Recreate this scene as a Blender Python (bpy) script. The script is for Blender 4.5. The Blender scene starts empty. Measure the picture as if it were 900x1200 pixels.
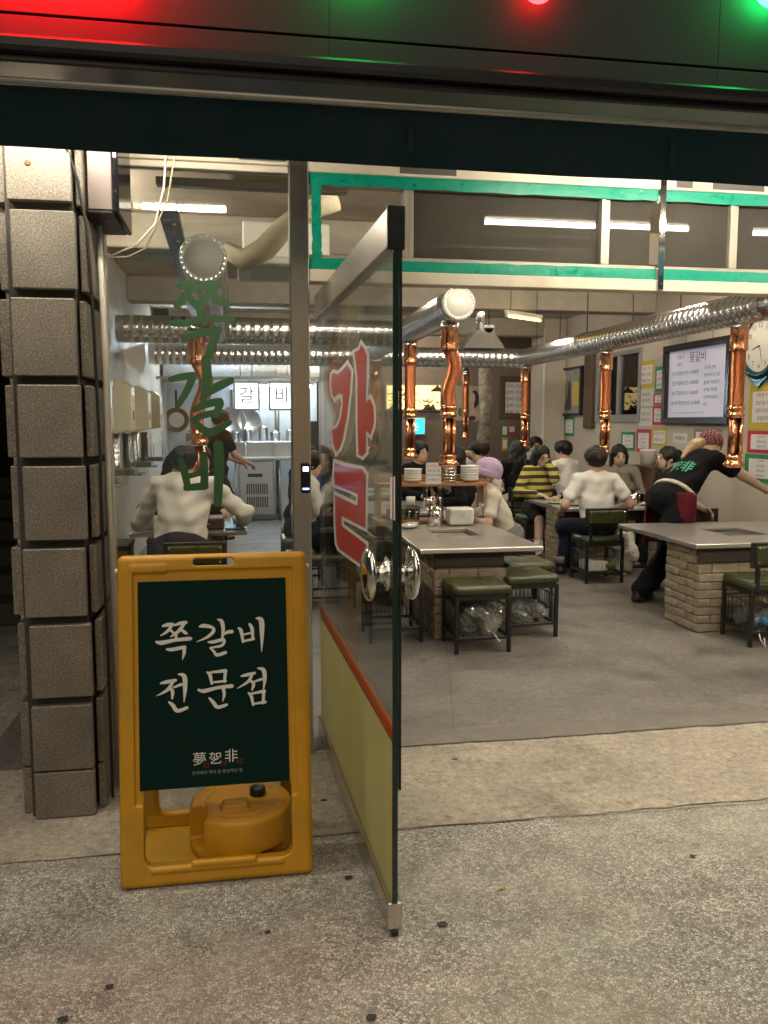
import bpy, bmesh, math, random
import numpy as np
from mathutils import Vector, Matrix
random.seed(7); np.random.seed(7)
rad = math.radians
sc = bpy.context.scene
COL = sc.collection
# ------------------------------------------------------------------ camera
F_PX, YAW, PITCH, EYE = 980.0, rad(9.8), math.atan(105/980.0), Vector((0, 0, 1.5))
cam = bpy.data.cameras.new('camera'); camo = bpy.data.objects.new('camera', cam); COL.objects.link(camo)
cam.sensor_fit = 'VERTICAL'; cam.sensor_height = 24; cam.sensor_width = 18; cam.lens = 24*F_PX/1200
cam.clip_start = 0.05; cam.clip_end = 400
camo.location = EYE; camo.rotation_euler = (math.pi/2-PITCH, 0, -YAW)
sc.camera = camo
# ------------------------------------------------------------------ night sky, weak street light
w = bpy.data.worlds.new('World'); sc.world = w; w.use_nodes = True
nt = w.node_tree; nt.nodes.clear()
wo = nt.nodes.new('ShaderNodeOutputWorld'); bg = nt.nodes.new('ShaderNodeBackground')
sk = nt.nodes.new('ShaderNodeTexSky'); sk.sky_type = 'NISHITA'; sk.sun_disc = False
sk.sun_elevation = rad(14); sk.sun_rotation = rad(195)
nt.links.new(sk.outputs[0], bg.inputs[0]); bg.inputs[1].default_value = 0.007
nt.links.new(bg.outputs[0], wo.inputs[0])
sun = bpy.data.lights.new('street_light', 'SUN'); sun.energy = 0.92; sun.angle = rad(70); sun.color = (1, .87, .70)
suno = bpy.data.objects.new('street_light', sun); COL.objects.link(suno)
suno.rotation_euler = (rad(32), rad(-6), rad(-8)); suno.location = (-2, -6, 8)
vs = sc.view_settings; sc.display_settings.display_device = 'sRGB'
vs.view_transform = 'Standard'; vs.look = 'None'; vs.exposure = 0.6; vs.gamma = 1; vs.use_curve_mapping = False
cy = sc.cycles; cy.use_denoising = True; cy.max_bounces = 10; cy.diffuse_bounces = 4; cy.glossy_bounces = 5
cy.transparent_max_bounces = 24; cy.transmission_bounces = 6; cy.sample_clamp_indirect = 6; cy.sample_clamp_direct = 0
cy.caustics_reflective = False; cy.caustics_refractive = False
try: cy.denoiser = 'OPENIMAGEDENOISE'; cy.denoising_input_passes = 'RGB_ALBEDO_NORMAL'
except Exception: pass
LAMP_IN, LAMP_CANOPY = 120.0, 100.0

# ------------------------------------------------------------------ measuring helper: a point of the place on a known plane
_R = Vector((math.cos(YAW), -math.sin(YAW), 0)); _H = Vector((math.sin(YAW), math.cos(YAW), 0))
_F = _H*math.cos(PITCH)+Vector((0, 0, -math.sin(PITCH))); _U = _H*math.sin(PITCH)+Vector((0, 0, math.cos(PITCH)))
def at(x, y, X=None, Y=None, Z=None):
    d = _F+_R*((x-450)/F_PX)-_U*((y-600)/F_PX)
    if Y is not None: return EYE+d*(Y/d.y)
    if X is not None: return EYE+d*(X/d.x)
    return EYE+d*((Z-EYE.z)/d.z)

# ------------------------------------------------------------------ object helpers
def obj(name, me, mats, parent=None, loc=None, smooth=False):
    o = bpy.data.objects.new(name, me); COL.objects.link(o)
    for m in (mats if isinstance(mats, (list, tuple)) else [mats]):
        if m is not None: me.materials.append(m)
    if smooth: me.polygons.foreach_set('use_smooth', [True]*len(me.polygons)); me.update()
    if parent is not None: o.parent = parent
    if loc is not None: o.location = loc
    return o
def tag(o, label=None, cat=None, group=None, kind=None):
    if label: o['label'] = label
    if cat: o['category'] = cat
    if group: o['group'] = group
    if kind: o['kind'] = kind
    return o
def thing(name, label, cat, loc=(0, 0, 0), rz=0, group=None):
    o = bpy.data.objects.new(name, None); COL.objects.link(o); o.empty_display_size = .1
    o.location = loc; o.rotation_euler = (0, 0, rz)
    return tag(o, label, cat, group)
def clone(root, loc, rz, label, group=None, skip=()):
    r = root.copy(); COL.objects.link(r); r.location = loc; r.rotation_euler = (0, 0, rz); tag(r, label, None, group)
    for ch in list(root.children):
        if ch.name.split('.')[0] in skip: continue
        c = ch.copy(); COL.objects.link(c); c.parent = r
        for g in list(ch.children):
            d = g.copy(); COL.objects.link(d); d.parent = c
    return r
class MB:
    """collects shapes for ONE mesh object"""
    def __init__(s, off=(0, 0, 0)): s.v = []; s.f = []; s.sm = []; s.o = Vector(off)
    def add(s, vs_, fs, smooth=False):
        n = len(s.v); s.v += [Vector(p)-s.o for p in vs_]; s.f += [tuple(i+n for i in f) for f in fs]; s.sm += [smooth]*len(fs); return s
    def box(s, lo, hi):
        (a, b, c), (d, e, f) = lo, hi
        return s.add([(a,b,c),(d,b,c),(d,e,c),(a,e,c),(a,b,f),(d,b,f),(d,e,f),(a,e,f)],
                     [(3,2,1,0),(4,5,6,7),(0,1,5,4),(1,2,6,5),(2,3,7,6),(3,0,4,7)])
    def bbox(s, lo, hi, b=.004):
        lo = Vector(lo); hi = Vector(hi); c = (lo+hi)/2; h = (hi-lo)/2; b = min(b, *(x*.49 for x in h))
        vs_ = []; idx = {}
        for i in (-1, 1):
            for j in (-1, 1):
                for k in (-1, 1):
                    for ax in range(3):
                        p = Vector((i*h.x, j*h.y, k*h.z)); sg = (i, j, k)
                        for q in range(3):
                            if q != ax: p[q] -= sg[q]*b
                        idx[(i, j, k, ax)] = len(vs_); vs_.append(c+p)
        fs = []
        for ax in range(3):
            u, v = (ax+1) % 3, (ax+2) % 3
            for sgn in (-1, 1):
                def key(a, b2):
                    t = [0, 0, 0]; t[ax] = sgn; t[u] = a; t[v] = b2; return idx[(t[0], t[1], t[2], ax)]
                q = [key(-1, -1), key(1, -1), key(1, 1), key(-1, 1)]; fs.append(tuple(q if sgn > 0 else q[::-1]))
        for ax in range(3):
            u, v = (ax+1) % 3, (ax+2) % 3
            for a in (-1, 1):
                for b2 in (-1, 1):
                    def key(e, w_):
                        t = [0, 0, 0]; t[ax] = e; t[u] = a; t[v] = b2; return idx[(t[0], t[1], t[2], w_)]
                    q = [key(-1, u), key(1, u), key(1, v), key(-1, v)]; fs.append(tuple(q if a*b2 > 0 else q[::-1]))
        for i in (-1, 1):
            for j in (-1, 1):
                for k in (-1, 1):
                    q = [idx[(i, j, k, a)] for a in range(3)]; fs.append(tuple(q if i*j*k > 0 else q[::-1]))
        return s.add(vs_, fs)
    def tube(s, pts, r, n=8, cap=True, smooth=True):
        pts = [Vector(p) for p in pts]; rs = r if isinstance(r, (list, tuple)) else [r]*len(pts)
        vs_ = []; fs = []; ref = None
        for i, p in enumerate(pts):
            t = (pts[min(i+1, len(pts)-1)]-pts[max(i-1, 0)]).normalized()
            if ref is None: ref = t.orthogonal().normalized()
            ref = (ref-t*ref.dot(t)).normalized(); b = t.cross(ref)
            for k in range(n):
                a = 2*math.pi*k/n+(math.pi/4 if n == 4 else 0); vs_.append(p+(ref*math.cos(a)+b*math.sin(a))*rs[i])
        for i in range(len(pts)-1):
            for k in range(n):
                k2 = (k+1) % n; fs.append((i*n+k, i*n+k2, i*n+n+k2, i*n+n+k))
        s.add(vs_, fs, smooth)
        if cap:
            m = len(s.v)-len(vs_); e = m+(len(pts)-1)*n
            s.f += [tuple(m+k for k in reversed(range(n))), tuple(e+k for k in range(n))]; s.sm += [False, False]
        return s
    def lathe(s, prof, c=(0, 0, 0), n=24, axis='z', smooth=True, close=False):
        vs_ = []; fs = []; c = Vector(c); m = len(prof)
        for (r, z) in prof:
            for k in range(n):
                a = 2*math.pi*k/n; x, y = max(r, 1e-4)*math.cos(a), max(r, 1e-4)*math.sin(a)
                vs_.append(c+(Vector((x, y, z)) if axis == 'z' else Vector((y, z, x)) if axis == 'y' else Vector((z, x, y))))
        for i in range(m-1):
            for k in range(n):
                k2 = (k+1) % n; fs.append((i*n+k, i*n+k2, i*n+n+k2, i*n+n+k))
        return s.add(vs_, fs, smooth)
    def prism(s, poly, z0, z1, frame=None):
        """polygon (2-D) extruded; frame = (origin, u, v, n)"""
        o, u, v, nn = frame or (Vector((0,0,0)), Vector((1,0,0)), Vector((0,1,0)), Vector((0,0,1)))
        k = len(poly); vs_ = [o+u*x+v*y+nn*z for z in (z0, z1) for (x, y) in poly]
        fs = [tuple(reversed(range(k))), tuple(range(k, 2*k))]+[(i, (i+1) % k, k+(i+1) % k, k+i) for i in range(k)]
        return s.add(vs_, fs)
    def mesh(s, name, tri=False):
        me = bpy.data.meshes.new(name); me.from_pydata([tuple(p) for p in s.v], [], s.f)
        me.polygons.foreach_set('use_smooth', s.sm)
        if tri:
            bm = bmesh.new(); bm.from_mesh(me); bmesh.ops.triangulate(bm, faces=[f for f in bm.faces if len(f.verts) > 4]); bm.to_mesh(me); bm.free()
        me.update(); return me
    def build(s, name, mat, parent=None, tri=False, loc=None): return obj(name, s.mesh(name, tri), mat, parent, loc)
def W(parent):  # builder in world coordinates for a part of an unrotated thing
    p = parent; o = Vector((0, 0, 0))
    while p is not None: o += Vector(p.location); p = p.parent
    return MB(o)

# ------------------------------------------------------------------ soft shapes: signed distances -> mesh (surface nets)
def surfnet(fn, lo, hi, h):
    lo = np.array(lo, float); hi = np.array(hi, float); n = np.maximum(3, np.ceil((hi-lo)/h).astype(int)+1)
    ax = [lo[i]+h*np.arange(n[i]) for i in range(3)]
    g = np.stack(np.meshgrid(*ax, indexing='ij'), -1).reshape(-1, 3).astype(np.float32)
    F = fn(g).reshape(n); ins = F < 0
    cs = [(i, j, k) for i in (0, 1) for j in (0, 1) for k in (0, 1)]
    sl = lambda c: tuple(slice(c[i], n[i]-1+c[i]) for i in range(3))
    cnt = sum(ins[sl(c)].astype(np.int8) for c in cs); act = (cnt > 0) & (cnt < 8)
    ci = np.argwhere(act); idm = -np.ones(act.shape, int); idm[act] = np.arange(len(ci))
    acc = np.zeros((len(ci), 3)); num = np.zeros(len(ci))
    for c in cs:
        for a in range(3):
            if c[a] == 0:
                d = list(c); d[a] = 1
                f0 = F[tuple((ci+np.array(c)).T)]; f1 = F[tuple((ci+np.array(d)).T)]
                m = (f0 < 0) != (f1 < 0); t = np.where(m, f0/np.where(m, f0-f1, 1), 0)
                p = np.array(c, float)[None, :].repeat(len(ci), 0); p[:, a] += t
                acc += p*m[:, None]; num += m
    V = lo+h*(ci+acc/np.maximum(num, 1)[:, None])
    Q = []
    for a in range(3):
        u, v = (a+1) % 3, (a+2) % 3
        s0 = [slice(0, n[0]), slice(0, n[1]), slice(0, n[2])]; s1 = list(s0)
        s0[a] = slice(0, n[a]-1); s1[a] = slice(1, n[a]); A = ins[tuple(s0)]; B = ins[tuple(s1)]
        e = np.argwhere(A != B); ok = (e[:, u] > 0) & (e[:, v] > 0) & (e[:, u] < n[u]-1) & (e[:, v] < n[v]-1); e = e[ok]
        if not len(e): continue
        def cell(du, dv):
            c = e.copy(); c[:, u] -= du; c[:, v] -= dv; return idm[tuple(c.T)]
        q = np.stack([cell(1, 1), cell(0, 1), cell(0, 0), cell(1, 0)], 1); fl = ~A[tuple(e.T)]; q[fl] = q[fl][:, ::-1]
        Q.append(q)
    Q = np.concatenate(Q); Q = Q[(Q >= 0).all(1)]
    me = bpy.data.meshes.new('soft'); me.from_pydata(V.tolist(), [], Q.tolist())
    me.polygons.foreach_set('use_smooth', [True]*len(me.polygons)); me.update(); return me
def rc(p, a, b, ra, rb=None):
    rb = ra if rb is None else rb; a = np.array(a, np.float32); b = np.array(b, np.float32); ab = b-a
    t = np.clip(((p-a)@ab)/max(float(ab@ab), 1e-9), 0, 1); d = p-a-t[:, None]*ab
    return np.sqrt((d*d).sum(1))-(ra+t*(rb-ra))
def el(p, c, r, Rm=None):
    q = p-np.array(c, np.float32)
    if Rm is not None: q = q@np.array(Rm, np.float32)
    r = np.array(r, np.float32); k0 = np.sqrt(((q/r)**2).sum(1)); k1 = np.sqrt(((q/r**2)**2).sum(1))
    return k0*(k0-1)/np.maximum(k1, 1e-6)
def rbx(p, c, h, r, Rm=None):
    q = p-np.array(c, np.float32)
    if Rm is not None: q = q@np.array(Rm, np.float32)
    q = np.abs(q)-(np.array(h, np.float32)-r); return np.sqrt((np.maximum(q, 0)**2).sum(1))+np.minimum(q.max(1), 0)-r
def su(*ds, k=.03):
    d = ds[0]
    for e in ds[1:]:
        hh = np.clip(.5+.5*(e-d)/k, 0, 1); d = e+(d-e)*hh-k*hh*(1-hh)
    return d

# ------------------------------------------------------------------ materials
MATS = {}
def M(name, col, rough=.5, metal=0., var=0., vs_=8., bump=0., bs=60., spec=.5, emit=None, es=0., coat=0., alpha=None, sub=0., detail=6., stretch=(1,1,1), dirt=None, dscale=3.):
    if name in MATS: return MATS[name]
    m = bpy.data.materials.new(name); m.use_nodes = True; n = m.node_tree; b = n.nodes['Principled BSDF']
    b.inputs['Base Color'].default_value = (*col, 1); b.inputs['Roughness'].default_value = rough; b.inputs['Metallic'].default_value = metal
    b.inputs['Specular IOR Level'].default_value = spec
    if coat: b.inputs['Coat Weight'].default_value = coat; b.inputs['Coat Roughness'].default_value = .12
    if emit: b.inputs['Emission Color'].default_value = (*emit, 1); b.inputs['Emission Strength'].default_value = es
    if sub: b.inputs['Subsurface Weight'].default_value = sub; b.inputs['Subsurface Radius'].default_value = (.01, .004, .002)
    if var or bump or dirt:
        tc = n.nodes.new('ShaderNodeTexCoord'); mp = n.nodes.new('ShaderNodeMapping'); mp.inputs['Scale'].default_value = stretch
        n.links.new(tc.outputs['Object'], mp.inputs[0])
    if var or dirt:
        nz = n.nodes.new('ShaderNodeTexNoise'); nz.inputs['Scale'].default_value = vs_; nz.inputs['Detail'].default_value = detail; nz.inputs['Roughness'].default_value = .65
        n.links.new(mp.outputs[0], nz.inputs['Vector'])
        rp = n.nodes.new('ShaderNodeMapRange'); rp.inputs[1].default_value = .3; rp.inputs[2].default_value = .7; rp.inputs[3].default_value = 1-var; rp.inputs[4].default_value = 1+var
        n.links.new(nz.outputs[0], rp.inputs[0])
        mx = n.nodes.new('ShaderNodeMix'); mx.data_type = 'RGBA'; mx.blend_type = 'MULTIPLY'; mx.inputs[0].default_value = 1; mx.inputs[6].default_value = (*col, 1)
        n.links.new(rp.outputs[0], mx.inputs[7]); out = mx.outputs[2]
        if dirt:
            n2 = n.nodes.new('ShaderNodeTexNoise'); n2.inputs['Scale'].default_value = dscale; n2.inputs['Detail'].default_value = 8; n.links.new(mp.outputs[0], n2.inputs['Vector'])
            r2 = n.nodes.new('ShaderNodeMapRange'); r2.inputs[1].default_value = .5; r2.inputs[2].default_value = .72; n.links.new(n2.outputs[0], r2.inputs[0])
            m2 = n.nodes.new('ShaderNodeMix'); m2.data_type = 'RGBA'; m2.inputs[7].default_value = (*dirt, 1); n.links.new(out, m2.inputs[6]); n.links.new(r2.outputs[0], m2.inputs[0]); out = m2.outputs[2]
        n.links.new(out, b.inputs['Base Color'])
        r3 = n.nodes.new('ShaderNodeMapRange'); r3.inputs[1].default_value = .3; r3.inputs[2].default_value = .7; r3.inputs[3].default_value = max(.03, rough-(.025 if metal > .5 else .12)*(var > 0)); r3.inputs[4].default_value = min(1, rough+(.02 if metal > .5 else .1))
        n.links.new(nz.outputs[0], r3.inputs[0]); n.links.new(r3.outputs[0], b.inputs['Roughness'])
    if bump:
        nb = n.nodes.new('ShaderNodeTexNoise'); nb.inputs['Scale'].default_value = bs; nb.inputs['Detail'].default_value = 5
        n.links.new(mp.outputs[0], nb.inputs['Vector']); bn = n.nodes.new('ShaderNodeBump'); bn.inputs['Strength'].default_value = bump; bn.inputs['Distance'].default_value = .01
        n.links.new(nb.outputs[0], bn.inputs['Height']); n.links.new(bn.outputs[0], b.inputs['Normal'])
    MATS[name] = m; return m
def glass(name, tint=(.95, .97, .96), refl=.06, dust=0., dustcol=(.5, .5, .46), rough=.0, fk=1., even=.4):
    m = bpy.data.materials.new(name); m.use_nodes = True; n = m.node_tree; n.nodes.clear(); L = n.links.new
    out = n.nodes.new('ShaderNodeOutputMaterial'); tr = n.nodes.new('ShaderNodeBsdfTransparent'); tr.inputs[0].default_value = (*tint, 1)
    gl = n.nodes.new('ShaderNodeBsdfGlossy'); gl.inputs['Roughness'].default_value = rough
    fr = n.nodes.new('ShaderNodeFresnel'); fr.inputs[0].default_value = 1.5
    ad = n.nodes.new('ShaderNodeMath'); ad.operation = 'MULTIPLY_ADD'; ad.inputs[1].default_value = fk; ad.inputs[2].default_value = refl-.04; L(fr.outputs[0], ad.inputs[0]); ad.use_clamp = True
    mx = n.nodes.new('ShaderNodeMixShader'); L(ad.outputs[0], mx.inputs[0]); L(tr.outputs[0], mx.inputs[1]); L(gl.outputs[0], mx.inputs[2]); res = mx
    if dust:
        df = n.nodes.new('ShaderNodeBsdfDiffuse'); df.inputs[0].default_value = (*dustcol, 1)
        tl = n.nodes.new('ShaderNodeBsdfTranslucent'); tl.inputs[0].default_value = (*dustcol, 1); a2 = n.nodes.new('ShaderNodeMixShader'); L(df.outputs[0], a2.inputs[1]); L(tl.outputs[0], a2.inputs[2]); a2.inputs[0].default_value = .45
        nz = n.nodes.new('ShaderNodeTexNoise'); nz.inputs['Scale'].default_value = 5; nz.inputs['Detail'].default_value = 8; tc = n.nodes.new('ShaderNodeTexCoord'); L(tc.outputs['Object'], nz.inputs['Vector'])
        rp = n.nodes.new('ShaderNodeMapRange'); rp.inputs[1].default_value = .3; rp.inputs[2].default_value = .75; rp.inputs[3].default_value = dust*(1-even); rp.inputs[4].default_value = min(1, dust*(1+even)); L(nz.outputs[0], rp.inputs[0])
        m2 = n.nodes.new('ShaderNodeMixShader'); L(rp.outputs[0], m2.inputs[0]); L(res.outputs[0], m2.inputs[1]); L(a2.outputs[0], m2.inputs[2]); res = m2
    L(res.outputs[0], out.inputs[0]); MATS[name] = m; return m
def emis(name, col, s):
    m = bpy.data.materials.new(name); m.use_nodes = True; n = m.node_tree; n.nodes.clear()
    o = n.nodes.new('ShaderNodeOutputMaterial'); e = n.nodes.new('ShaderNodeEmission'); e.inputs[0].default_value = (*col, 1); e.inputs[1].default_value = s
    n.links.new(e.outputs[0], o.inputs[0]); MATS[name] = m; return m
def _nodes(name):
    m = bpy.data.materials.new(name); m.use_nodes = True; n = m.node_tree; MATS[name] = m; return m, n, n.nodes['Principled BSDF'], n.links.new
def ramp(n, fac, stops):
    r = n.nodes.new('ShaderNodeValToRGB'); e = r.color_ramp.elements
    while len(e) < len(stops): e.new(.5)
    for i, (p, c) in enumerate(stops): e[i].position = p; e[i].color = (*c, 1)
    n.links.new(fac, r.inputs[0]); return r.outputs[0]
def tex(n, kind, vec, **k):
    t = n.nodes.new('ShaderNodeTex'+kind)
    for a, b in k.items():
        if a in t.inputs: t.inputs[a].default_value = b
        else: setattr(t, a, b)
    n.links.new(vec, t.inputs['Vector']); return t
def mixc(n, f, a, b, mode='MIX'):
    m = n.nodes.new('ShaderNodeMix'); m.data_type = 'RGBA'; m.blend_type = mode
    for i, x in ((0, f), (6, a), (7, b)):
        if isinstance(x, (int, float)): m.inputs[i].default_value = x
        elif isinstance(x, tuple): m.inputs[i].default_value = (*x, 1)
        else: n.links.new(x, m.inputs[i])
    return m.outputs[2]
def bumpn(n, b, h, s, d=.01):
    k = n.nodes.new('ShaderNodeBump'); k.inputs['Strength'].default_value = s; k.inputs['Distance'].default_value = d
    n.links.new(h, k.inputs['Height']); n.links.new(k.outputs[0], b.inputs['Normal'])
def pebble_mat(name, lo, hi, mortar, worn, scale=130, wornamt=.5):
    m, n, b, L = _nodes(name); tc = n.nodes.new('ShaderNodeTexCoord').outputs['Object']
    wv = tex(n, 'Noise', tc, Scale=40., Detail=2.); warp = mixc(n, .012, tc, wv.outputs[1], 'ADD')
    v = tex(n, 'Voronoi', warp, Scale=scale, feature='F1', Randomness=1.); ve = tex(n, 'Voronoi', warp, Scale=scale, feature='DISTANCE_TO_EDGE')
    wn = n.nodes.new('ShaderNodeSeparateColor'); L(v.outputs['Color'], wn.inputs[0])
    stone = ramp(n, wn.outputs[0], [(0., lo), (.55, tuple((a+c)/2 for a, c in zip(lo, hi))), (1., hi)])
    edge = n.nodes.new('ShaderNodeMapRange'); edge.inputs[1].default_value = .02; edge.inputs[2].default_value = .13; L(ve.outputs['Distance'], edge.inputs[0])
    c = mixc(n, edge.outputs[0], mortar, stone)
    big = tex(n, 'Noise', tc, Scale=1.7, Detail=7., Roughness=.6); bm_ = ramp(n, big.outputs[0], [(.40, (0,0,0)), (.62, (1,1,1))])
    k = n.nodes.new('ShaderNodeMath'); k.operation = 'MULTIPLY'; k.inputs[1].default_value = wornamt; L(bm_, k.inputs[0])
    c = mixc(n, k.outputs[0], c, worn)
    st = tex(n, 'Noise', tc, Scale=5., Detail=8., Roughness=.7); c = mixc(n, 1., c, ramp(n, st.outputs[0], [(.3, (.62,.6,.57)), (.55, (1,1,1)), (.75, (1.08,1.07,1.04))]), 'MULTIPLY')
    L(c, b.inputs['Base Color']); b.inputs['Roughness'].default_value = .75
    bumpn(n, b, edge.outputs[0], .35, .004); return m
def concrete_mat(name, c0, c1, stain, rough=.5, sc_=3., speck=.5, rmin=.3):
    m, n, b, L = _nodes(name); tc = n.nodes.new('ShaderNodeTexCoord').outputs['Object']
    a = tex(n, 'Noise', tc, Scale=sc_, Detail=9., Roughness=.65); c = ramp(n, a.outputs[0], [(.3, c0), (.7, c1)])
    s = tex(n, 'Noise', tc, Scale=sc_*.45, Detail=6., Roughness=.7); f = ramp(n, s.outputs[0], [(.53, (0,0,0)), (.62, (.8,.8,.8)), (.75, (1,1,1))]); c = mixc(n, f, c, stain)
    hf = tex(n, 'Noise', tc, Scale=sc_*11, Detail=6., Roughness=.75); c = mixc(n, 1., c, ramp(n, hf.outputs[0], [(.32, (.52,.51,.49)), (.46, (.95,.95,.95)), (.56, (1.05,1.05,1.04)), (.70, (1.5,1.48,1.42))]), 'MULTIPLY')
    v = tex(n, 'Voronoi', tc, Scale=150., feature='F1'); w_ = n.nodes.new('ShaderNodeSeparateColor'); L(v.outputs['Color'], w_.inputs[0])
    sp = ramp(n, w_.outputs[0], [(0, (.5,.5,.5)), (.22, (1,1,1)), (.86, (1,1,1)), (1., (1.7,1.68,1.6))]); c = mixc(n, speck, c, sp, 'MULTIPLY')
    L(c, b.inputs['Base Color'])
    r = n.nodes.new('ShaderNodeMapRange'); r.inputs[1].default_value = .3; r.inputs[2].default_value = .7; r.inputs[3].default_value = rmin; r.inputs[4].default_value = rough+.2; L(a.outputs[0], r.inputs[0]); L(r.outputs[0], b.inputs['Roughness'])
    bumpn(n, b, a.outputs[0], .25, .01); return m
def granite_mat(name, base, vein):
    m, n, b, L = _nodes(name); tc = n.nodes.new('ShaderNodeTexCoord').outputs['Object']
    a = tex(n, 'Noise', tc, Scale=150., Detail=4., Roughness=.8); c = ramp(n, a.outputs[0], [(.34, tuple(x*.42 for x in base)), (.45, tuple(x*.74 for x in base)), (.54, base), (.66, vein)])
    d = tex(n, 'Noise', tc, Scale=5., Detail=6.); c = mixc(n, 1., c, ramp(n, d.outputs[0], [(.3, (.72,.7,.66)), (.65, (1.05,1.03,1.))]), 'MULTIPLY')
    oi = n.nodes.new('ShaderNodeObjectInfo'); c = mixc(n, 1., c, ramp(n, oi.outputs['Random'], [(0, (.85,.85,.86)), (1, (1.08,1.06,1.02))]), 'MULTIPLY')
    L(c, b.inputs['Base Color']); b.inputs['Roughness'].default_value = .62; bumpn(n, b, a.outputs[0], .5, .004); return m
def brushed_mat(name, col, rough=.28, axis=(1, 1, 40), var=.05):
    m, n, b, L = _nodes(name); tc = n.nodes.new('ShaderNodeTexCoord'); mp = n.nodes.new('ShaderNodeMapping'); mp.inputs['Scale'].default_value = axis; L(tc.outputs['Object'], mp.inputs[0])
    a = tex(n, 'Noise', mp.outputs[0], Scale=14., Detail=8.); b.inputs['Metallic'].default_value = 1
    L(ramp(n, a.outputs[0], [(.3, tuple(x*(1-var) for x in col)), (.7, col)]), b.inputs['Base Color'])
    r = n.nodes.new('ShaderNodeMapRange'); r.inputs[1].default_value = .3; r.inputs[2].default_value = .7; r.inputs[3].default_value = rough*.8; r.inputs[4].default_value = rough*1.3; L(a.outputs[0], r.inputs[0]); L(r.outputs[0], b.inputs['Roughness'])
    bumpn(n, b, a.outputs[0], .012, .001); return m
def wood_mat(name, c0, c1, axis=(2, 12, 12)):
    m, n, b, L = _nodes(name); tc = n.nodes.new('ShaderNodeTexCoord'); mp = n.nodes.new('ShaderNodeMapping'); mp.inputs['Scale'].default_value = axis; L(tc.outputs['Object'], mp.inputs[0])
    a = tex(n, 'Noise', mp.outputs[0], Scale=3., Detail=6., Distortion=1.2); L(ramp(n, a.outputs[0], [(.3, c0), (.7, c1)]), b.inputs['Base Color']); b.inputs['Roughness'].default_value = .5; return m
def stripe_mat(name, ca, cb, scale=7.5):
    m, n, b, L = _nodes(name); tc = n.nodes.new('ShaderNodeTexCoord').outputs['Object']
    a = tex(n, 'Wave', tc, Scale=scale, Distortion=1.2, bands_direction='Z', wave_type='BANDS'); a.inputs['Detail'].default_value = 1.; a.inputs['Detail Scale'].default_value = .6
    L(ramp(n, a.outputs[0], [(.0, ca), (.47, ca), (.53, cb), (1, cb)]), b.inputs['Base Color']); b.inputs['Roughness'].default_value = .9; return m
def check_mat(name, ca, cb, scale=45):
    m, n, b, L = _nodes(name); tc = n.nodes.new('ShaderNodeTexCoord').outputs['Object']; mp = n.nodes.new('ShaderNodeMapping'); mp.inputs['Rotation'].default_value = (.5, .6, .3); L(tc, mp.inputs[0])
    a = tex(n, 'Checker', mp.outputs[0], Scale=scale, Color1=(*ca, 1), Color2=(*cb, 1)); L(a.outputs[0], b.inputs['Base Color']); b.inputs['Roughness'].default_value = .9; return m
def hose_mat(name, col):
    m, n, b, L = _nodes(name); tc = n.nodes.new('ShaderNodeTexCoord').outputs['Object']
    a = tex(n, 'Wave', tc, Scale=42., bands_direction='Z', wave_type='BANDS', Distortion=.6); b.inputs['Metallic'].default_value = 1; b.inputs['Roughness'].default_value = .3
    z = tex(n, 'Noise', tc, Scale=60., Detail=3.); L(ramp(n, z.outputs[0], [(.3, tuple(x*.65 for x in col)), (.7, col)]), b.inputs['Base Color']); bumpn(n, b, a.outputs[0], .6, .004); return m
pave_m = pebble_mat('exposed aggregate', (.25, .235, .20), (.68, .66, .58), (.115, .106, .09), (.43, .40, .33), 104, .45)
band_m = concrete_mat('old screed', (.26, .23, .185), (.43, .385, .31), (.19, .168, .137), .75, 2.6, .5, .6)
floor_m = concrete_mat('shop floor concrete', (.105, .098, .09), (.185, .172, .155), (.085, .079, .072), .5, 2.4, .35, .38)
tile_m = concrete_mat('kitchen tile', (.13, .14, .15), (.20, .21, .22), (.11, .12, .13), .4, 2., .2, .25)
granite = granite_mat('grey granite', (.225, .205, .175), (.42, .39, .34))
plaster = M('plaster', (.50, .45, .375), .85, var=.10, vs_=2.2, bump=.15, bs=30, dirt=(.40, .345, .27), dscale=1.1)
plaster_l = M('panelled wall', (.50, .46, .40), .6, var=.08, vs_=3)
plaster_b = M('brown wall', (.16, .125, .095), .8, var=.12, vs_=3)
ceil_m = M('ceiling concrete', (.52, .455, .36), .9, var=.15, vs_=1.6, bump=.2, bs=12, dirt=(.27, .235, .19), dscale=.9)
steel = brushed_mat('brushed stainless', (.58, .56, .53), .2, (60, 60, .6))
steel_h = M('satin stainless rail', (.60, .57, .52), .22, 1., var=.03, vs_=3)
steel_t = M('worn table steel', (.56, .54, .51), .30, .75, var=.025, vs_=2.5)
chrome = M('polished chrome', (.75, .74, .70), .08, 1.)
galv = M('galvanised duct', (.66, .67, .68), .24, 1., var=.06, vs_=5)
cap_m = M('duct end cap', (.80, .78, .72), .42, .1, var=.06)
copper = M('polished copper', (.78, .36, .19), .17, 1., var=.12, vs_=20)
hose = hose_mat('copper hose', (.62, .21, .09))
black_m = M('black painted metal', (.012, .012, .012), .42, var=.2, vs_=20)
white_al = M('cream aluminium', (.68, .62, .50), .45, var=.06, vs_=6, dirt=(.50, .43, .32), dscale=2.5)
tape_m = M('green tape', (.0, .27, .175), .35, var=.12, vs_=25, bump=.3, bs=25)
yellow = M('yellow plastic', (.56, .275, .010), .42, var=.10, vs_=6, bump=.05, bs=90, dirt=(.42, .235, .02), dscale=4)
green_b = M('dark green board', (.001, .018, .013), .75, var=.1, vs_=10, spec=.15)
let_w = M('white lettering', (.74, .72, .66), .6)
let_g = M('green vinyl lettering', (.030, .095, .033), .7)
let_r = M('red vinyl', (.42, .022, .022), .3)
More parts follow.
